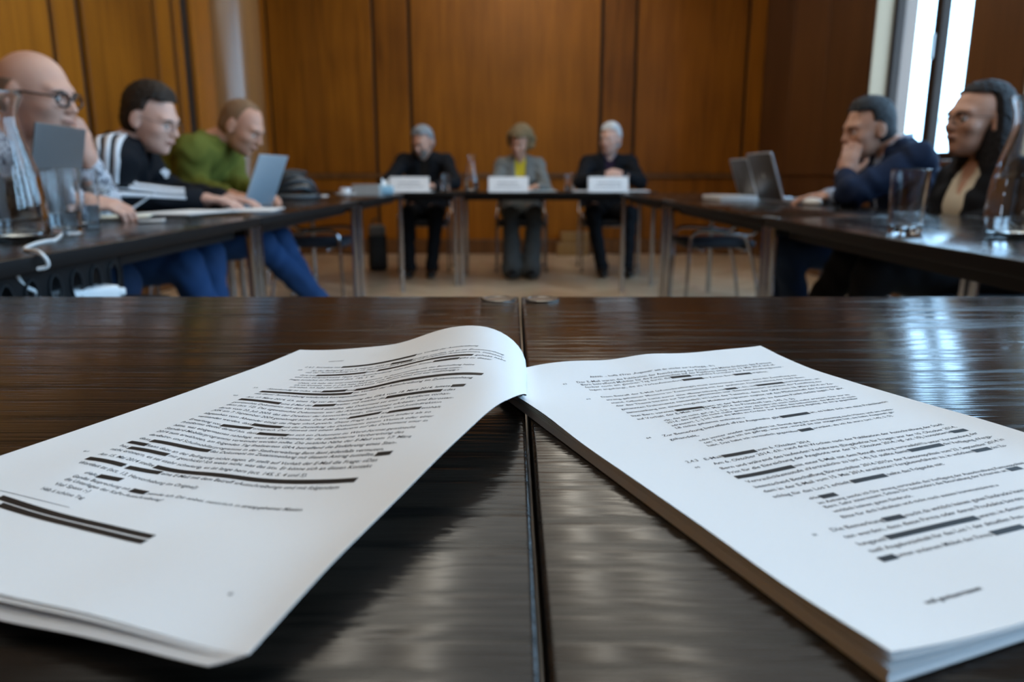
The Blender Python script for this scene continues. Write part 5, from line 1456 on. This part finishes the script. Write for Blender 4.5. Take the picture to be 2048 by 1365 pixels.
# ---- man in the black track jacket with white stripes
h2 = hpt(302, 238, 2.87)
P2 = person('dark-haired man in a black track jacket with white stripes, typing at the left side table', (-1.73, 2.88), (1, 0), h2, hy=-8, hp=18, hip_z=.53, sc=.96,
    hands={1: dict(w=(-1.195, 2.885, TZ + .040), d=(1, .16, .0), n=(0, 0, -1), curl=.45, e=(-1.42, 2.71, TZ + .062)), -1: dict(w=(-1.17, 3.06, TZ + .035), d=(1, -.1, 0), n=(0, 0, -1), curl=.4, e=(-1.40, 3.10, TZ + .062))},
    knees={1: (-1.22, 2.78, .53), -1: (-1.23, 3.02, .54)}, feet={1: (-1.06, 2.78, .09), -1: (-1.22, 3.05, .09)},
    cfg=dict(nbo=(.10, .085), twist=.25, skin=SK2, hair='short', hair_mat=hair_mat('dark_brown_hair', (.008, .006, .005), (.045, .028, .018)), hair_g=.011, hair_t=.018, top=cloth('black_track_fabric', (.008, .009, .012)), legs=JEANS, collar=cloth('black_track_fabric', (0, 0, 0)), collar_h=.6, collar_r=.014, glasses=plain('thin_metal_frame', (.10, .10, .10), .3, metal=.8), rim_r=.0012, slouch=.08, foot_dir=(1, 0, 0), vneck=True, loose=.018))
from mathutils.bvhtree import BVHTree
def sleeve_stripes(P, s, mat, n_=3):
    """three ribbons from the collar over the shoulder down the sleeve, laid on the jacket cloth"""
    jk = [c for c in P['ob'].children if c.name.startswith('jacket')][0]
    bv = BVHTree.FromPolygons([v.co for v in jk.data.vertices], [tuple(p.vertices) for p in jk.data.polygons])
    sh, el, wr = P['sh'][s], P['el'][s], P['wr'][s]; r3 = P['srt'] * s; up = P['up']
    ctl = [P['nb'] + r3 * .085 - up * .03, P['scn'] + r3 * .12, sh - up * .01, sh * .65 + el * .35, sh * .2 + el * .8, el * .95 + wr * .05, el * .6 + wr * .4, el * .12 + wr * .88]
    pts = catmull([Vector(p) for p in ctl], 14); n = len(pts)
    for q in range(n_):
        V, F_ = [], []
        for i, p in enumerate(pts):
            t = (pts[min(i + 1, n - 1)] - pts[max(i - 1, 0)]).normalized(); w = i / (n - 1)
            q3 = min(1, w * 3.2); out = Vector(r3 * (.25 + .75 * q3) + up * (1.0 - .5 * q3)).normalized(); sd = t.cross(out).normalized()
            for w_ in (-.0065, .0065):
                an = ((q - 1) * .021 + w_) / .06; d = (out * math.cos(an) + sd * math.sin(an)).normalized()
                h_, nn, _, _ = bv.ray_cast(p + d * (.16 if w < .5 else .078), -d, .2)
                V.append(((h_ - p).length if h_ is not None else -1, p, d))
        for e_ in (0, 1):
            L = np.array([v[0] for v in V[e_::2]]); ok = L > 0
            L = np.interp(np.arange(n), np.arange(n)[ok], L[ok]); L = np.maximum(L, np.convolve(np.pad(L, 3, 'edge'), np.ones(7) / 7, 'valid')) + .0045
            for i in range(n): V[2 * i + e_] = V[2 * i + e_][1] + V[2 * i + e_][2] * float(L[i])
        for i in range(n - 1): F_.append((2 * i, 2 * i + 1, 2 * i + 3, 2 * i + 2))
        m = len(V); V2 = V + [v - (v - pts[i // 2]).normalized() * .004 for i, v in enumerate(V)]
        F2 = F_ + [(a + m, d + m, c + m, b + m) for a, b, c, d in F_] + [(2 * i, 2 * i + 2, 2 * i + 2 + m, 2 * i + m) for i in range(n - 1)] + [(2 * i + 1, 2 * i + 1 + m, 2 * i + 3 + m, 2 * i + 3) for i in range(n - 1)]
        MB().add(V2, F2).build('sleeve_stripe', mat, P['ob'], smooth=True)
WHITE_TAPE = plain('white_tape', (.72, .72, .75), .6)
sleeve_stripes(P2, 1, WHITE_TAPE); sleeve_stripes(P2, -1, WHITE_TAPE)
# three-leaved emblem on the right of the chest, seated on the cloth
def chest_emblem(P, px, py, size, mat):
    d = np.array(ray(px, py)); o = np.array([0, 0, CAM_Z]); dg = bpy.context.evaluated_depsgraph_get()
    dg.update()
    ok, loc, nrm, _, hit, _ = scene.ray_cast(dg, Vector(o), Vector(d).normalized())
    if not ok or hit.name.split('.')[0] not in ('jacket',): return
    n = nrm.normalized(); upv = (Vector((0, 0, 1)) - n * n.z).normalized(); sd = upv.cross(n); loc = loc - Vector(P['O']); m = MB()
    def leaf(cx, cy, ax, ay, rot):
        ring = []
        for k in range(14):
            a = 2 * math.pi * k / 14; x, y = math.cos(a) * ax, math.sin(a) * ay * (1 - .35 * math.sin(a))
            ring.append(loc + n * .004 + sd * (cx + x * math.cos(rot) - y * math.sin(rot)) + upv * (cy + x * math.sin(rot) + y * math.cos(rot)))
        m.add(ring + [r - n * .003 for r in ring], [tuple(range(14)), tuple(range(27, 13, -1))] + [(i, i + 14, (i + 1) % 14 + 14, (i + 1) % 14) for i in range(14)])
    leaf(0, size * .35, size * .30, size * .62, 0); leaf(-size * .45, size * .12, size * .28, size * .55, .8); leaf(size * .45, size * .12, size * .28, size * .55, -.8); leaf(0, -size * .5, size * .42, size * .16, 0)
    m.build('chest_emblem', mat, P['ob'])
chest_emblem(P2, 330, 347, .026, WHITE_TAPE)

# ---- man in the green sweater, shaved head
h3 = hpt(484, 252, 3.60)
P3 = person('man with shaved head in an olive green sweater, bent over the silver laptop', (-1.71, 3.64), (1, -.05), h3, hy=-6, hp=30, hip_z=.53,
    hands={1: dict(w=(-1.255, 3.315, TZ + .045), d=(1, -.05, -.05), n=(0, 0, -1), curl=.4, e=(-1.44, 3.43, TZ + .07)), -1: dict(w=(-1.18, 3.50, TZ + .045), d=(.8, -.6, -.05), n=(0, 0, -1), curl=.4, e=(-1.34, 3.70, TZ + .07))},
    knees={1: (-1.19, 3.56, .54), -1: (-1.18, 3.80, .54)}, feet={1: (-.84, 3.64, .13), -1: (-.98, 3.92, .09)},
    cfg=dict(nbo=(.15, .065), skin=SK3, hair='buzz', hair_mat=hair_mat('cropped_fair_hair', (.22, .12, .06), (.34, .20, .11), 300), top=cloth('olive_knit', (.115, .125, .022), .5), top_name='sweater', loose=.024, legs=JEANS, slouch=.12, foot_dir=(1, .1, 0)))

# ---- the three people behind the back tables
h4 = hpt(846, 284, 6.80)
P4 = person('grey-bearded man in a black jacket looking down behind the left name card', (-.80, 7.02), (0, -1), h4, hy=-28, hp=24, hip_z=.53,
    hands={1: dict(w=(-.93, 6.50, TZ + .035), d=(.8, -.6, 0), n=(0, 0, -1), curl=.5, e=(-1.09, 6.70, TZ + .065)), -1: dict(w=(-.66, 6.50, TZ + .035), d=(-.8, -.6, 0), n=(0, 0, -1), curl=.5, e=(-.50, 6.70, TZ + .065))},
    knees={1: (-.92, 6.62, .53), -1: (-.66, 6.62, .53)}, feet={1: (-.88, 6.42, .09), -1: (-.69, 6.42, .09)}, near=False, sc=1.06,
    cfg=dict(nbo=(.085, .10), skin=SK1, hair='short', hair_mat=hair_mat('silver_hair', (.16, .19, .22), (.42, .46, .50)), beard=hair_mat('grey_beard', (.16, .15, .14), (.38, .37, .36)), top=BLACKC, shirt=cloth('charcoal_shirt', (.018, .014, .012)), open=.9, legs=BLACKC, collar=BLACKC, slouch=.06, foot_dir=(0, -1, 0)))
h5 = hpt(1040, 287, 6.85)
P5 = person('woman with curly fair hair, grey blazer and yellow top behind the middle name card', (.085, 7.02), (0, -1), h5, hy=-20, hp=14, hr=-6, hip_z=.53,
    hands={1: dict(w=(-.07, 6.54, TZ + .03), d=(.7, -.8, 0), n=(0, 0, -1), curl=.5), -1: dict(w=(.22, 6.54, TZ + .03), d=(-.7, -.8, 0), n=(0, 0, -1), curl=.5)},
    knees={1: (-.01, 6.60, .53), -1: (.20, 6.60, .53)}, feet={1: (.0, 6.36, .09), -1: (.16, 6.36, .09)}, near=False, sc=1.04,
    cfg=dict(nbo=(.07, .12), fem=True, skin=SK3, hair='curly', hair_mat=hair_mat('curly_fair_hair', (.10, .065, .03), (.40, .29, .16), 120), top=tweed(), shirt=cloth('yellow_knit', (.66, .50, .035)), open=1.0, legs=cloth('grey_flannel', (.085, .095, .10)), hem=.085, slouch=.04, foot_dir=(0, -1, 0)))
h6 = hpt(1221, 279, 6.88)
P6 = person('white-haired man in a black jacket with clasped hands behind the right name card', (.87, 7.03), (0, -1), h6, hy=-32, hp=4, hip_z=.53,
    hands={1: dict(w=(.785, 6.52, TZ + .125), d=(.8, -.25, .18), n=(.25, .6, -.8), curl=.75, e=(.60, 6.72, TZ + .065)), -1: dict(w=(.945, 6.52, TZ + .135), d=(-.8, -.25, .12), n=(-.25, .6, -.8), curl=.75, e=(1.13, 6.72, TZ + .065))},
    knees={1: (.70, 6.58, .53), -1: (1.03, 6.60, .53)}, feet={1: (.78, 6.46, .09), -1: (1.0, 6.46, .09)}, near=False, sc=1.06,
    cfg=dict(skin=SK2, hair='short', hair_mat=hair_mat('white_hair', (.55, .58, .60), (.85, .87, .90)), hair_t=.02, brow=plain('brow_white', (.6, .6, .6), .8), top=BLACKC, shirt=cloth('dark_plum_shirt', (.030, .016, .035)), open=.9, legs=BLACKC, collar=plain('lilac_collar', (.25, .26, .42), .7), collar_h=1.1, slouch=.05, foot_dir=(0, -1, 0)))

# ---- man in navy, right side table, hand at his face
h7 = hpt(1737, 258, 3.32)
P7 = person('dark-haired man in a navy jacket resting his face on his hand', (1.73, 3.34), (-1, .16), h7, hy=14, hp=10, hip_z=.53,
    hands={-1: dict(w=tuple(h7 + np.array([-.118, -.085, -.20])), d=(.22, .12, 1), n=(.35, 1, .1), curl=.55, e=(1.37, 3.08, TZ + .058)), 1: dict(w=(1.45, 3.46, TZ + .035), d=(-1, .2, 0), n=(0, 0, -1), curl=.5, e=(1.62, 3.54, TZ + .06))},
    knees={-1: (1.20, 3.26, .53), 1: (1.22, 3.46, .53)}, feet={-1: (1.30, 3.24, .09), 1: (1.26, 3.50, .09)},
    cfg=dict(nbo=(.12, .075), skin=SK4, hair='short', hair_mat=hair_mat('greying_dark_hair', (.008, .009, .011), (.045, .050, .058)), hair_g=.010, hair_t=.012, top=NAVY, shirt=plain('pale_blue_shirt', (.42, .50, .66), .7), open=.8, legs=JEANS2, collar=plain('pale_blue_shirt', (0, 0, 0)), collar_h=1.3, cuff=plain('pale_blue_shirt', (0, 0, 0)), slouch=.06, twist=.1, foot_dir=(-1, .1, 0)))
# ---- woman with dark hair leaning back
h8 = hpt(1955, 240, 2.64)
P8 = person('woman with long dark hair, glasses, black jacket and cream blouse, leaning back', (1.71, 2.68), (-1, -.12), h8, hy=4, hp=-2, hip_z=.53,
    hands={-1: dict(w=(1.40, 2.60, .66), d=(-.6, .8, -.1), n=(0, 0, -1), curl=.6, e=(1.63, 2.44, .72)), 1: dict(w=(1.41, 2.74, .665), d=(-.6, -.8, -.1), n=(0, 0, -1), curl=.6, e=(1.63, 2.92, .72))},
    knees={-1: (1.25, 2.56, .53), 1: (1.25, 2.77, .54)}, feet={-1: (1.16, 2.60, .09), 1: (1.08, 2.86, .17)},
    cfg=dict(fem=True, skin=SK4, hair='long', hair_mat=hair_mat('long_dark_hair', (.006, .005, .006), (.022, .019, .021), 60), top=BLACKC, shirt=plain('cream_blouse', (.62, .55, .43), .7), open=1.25, shirt_v=.09, legs=BLACKC, glasses=plain('dark_fine_frame', (.02, .02, .02), .3), rim_r=.0016, slouch=.02, foot_dir=(-1, .15, 0), shoe=plain('brown_shoe_leather', (.16, .075, .035), .4)))
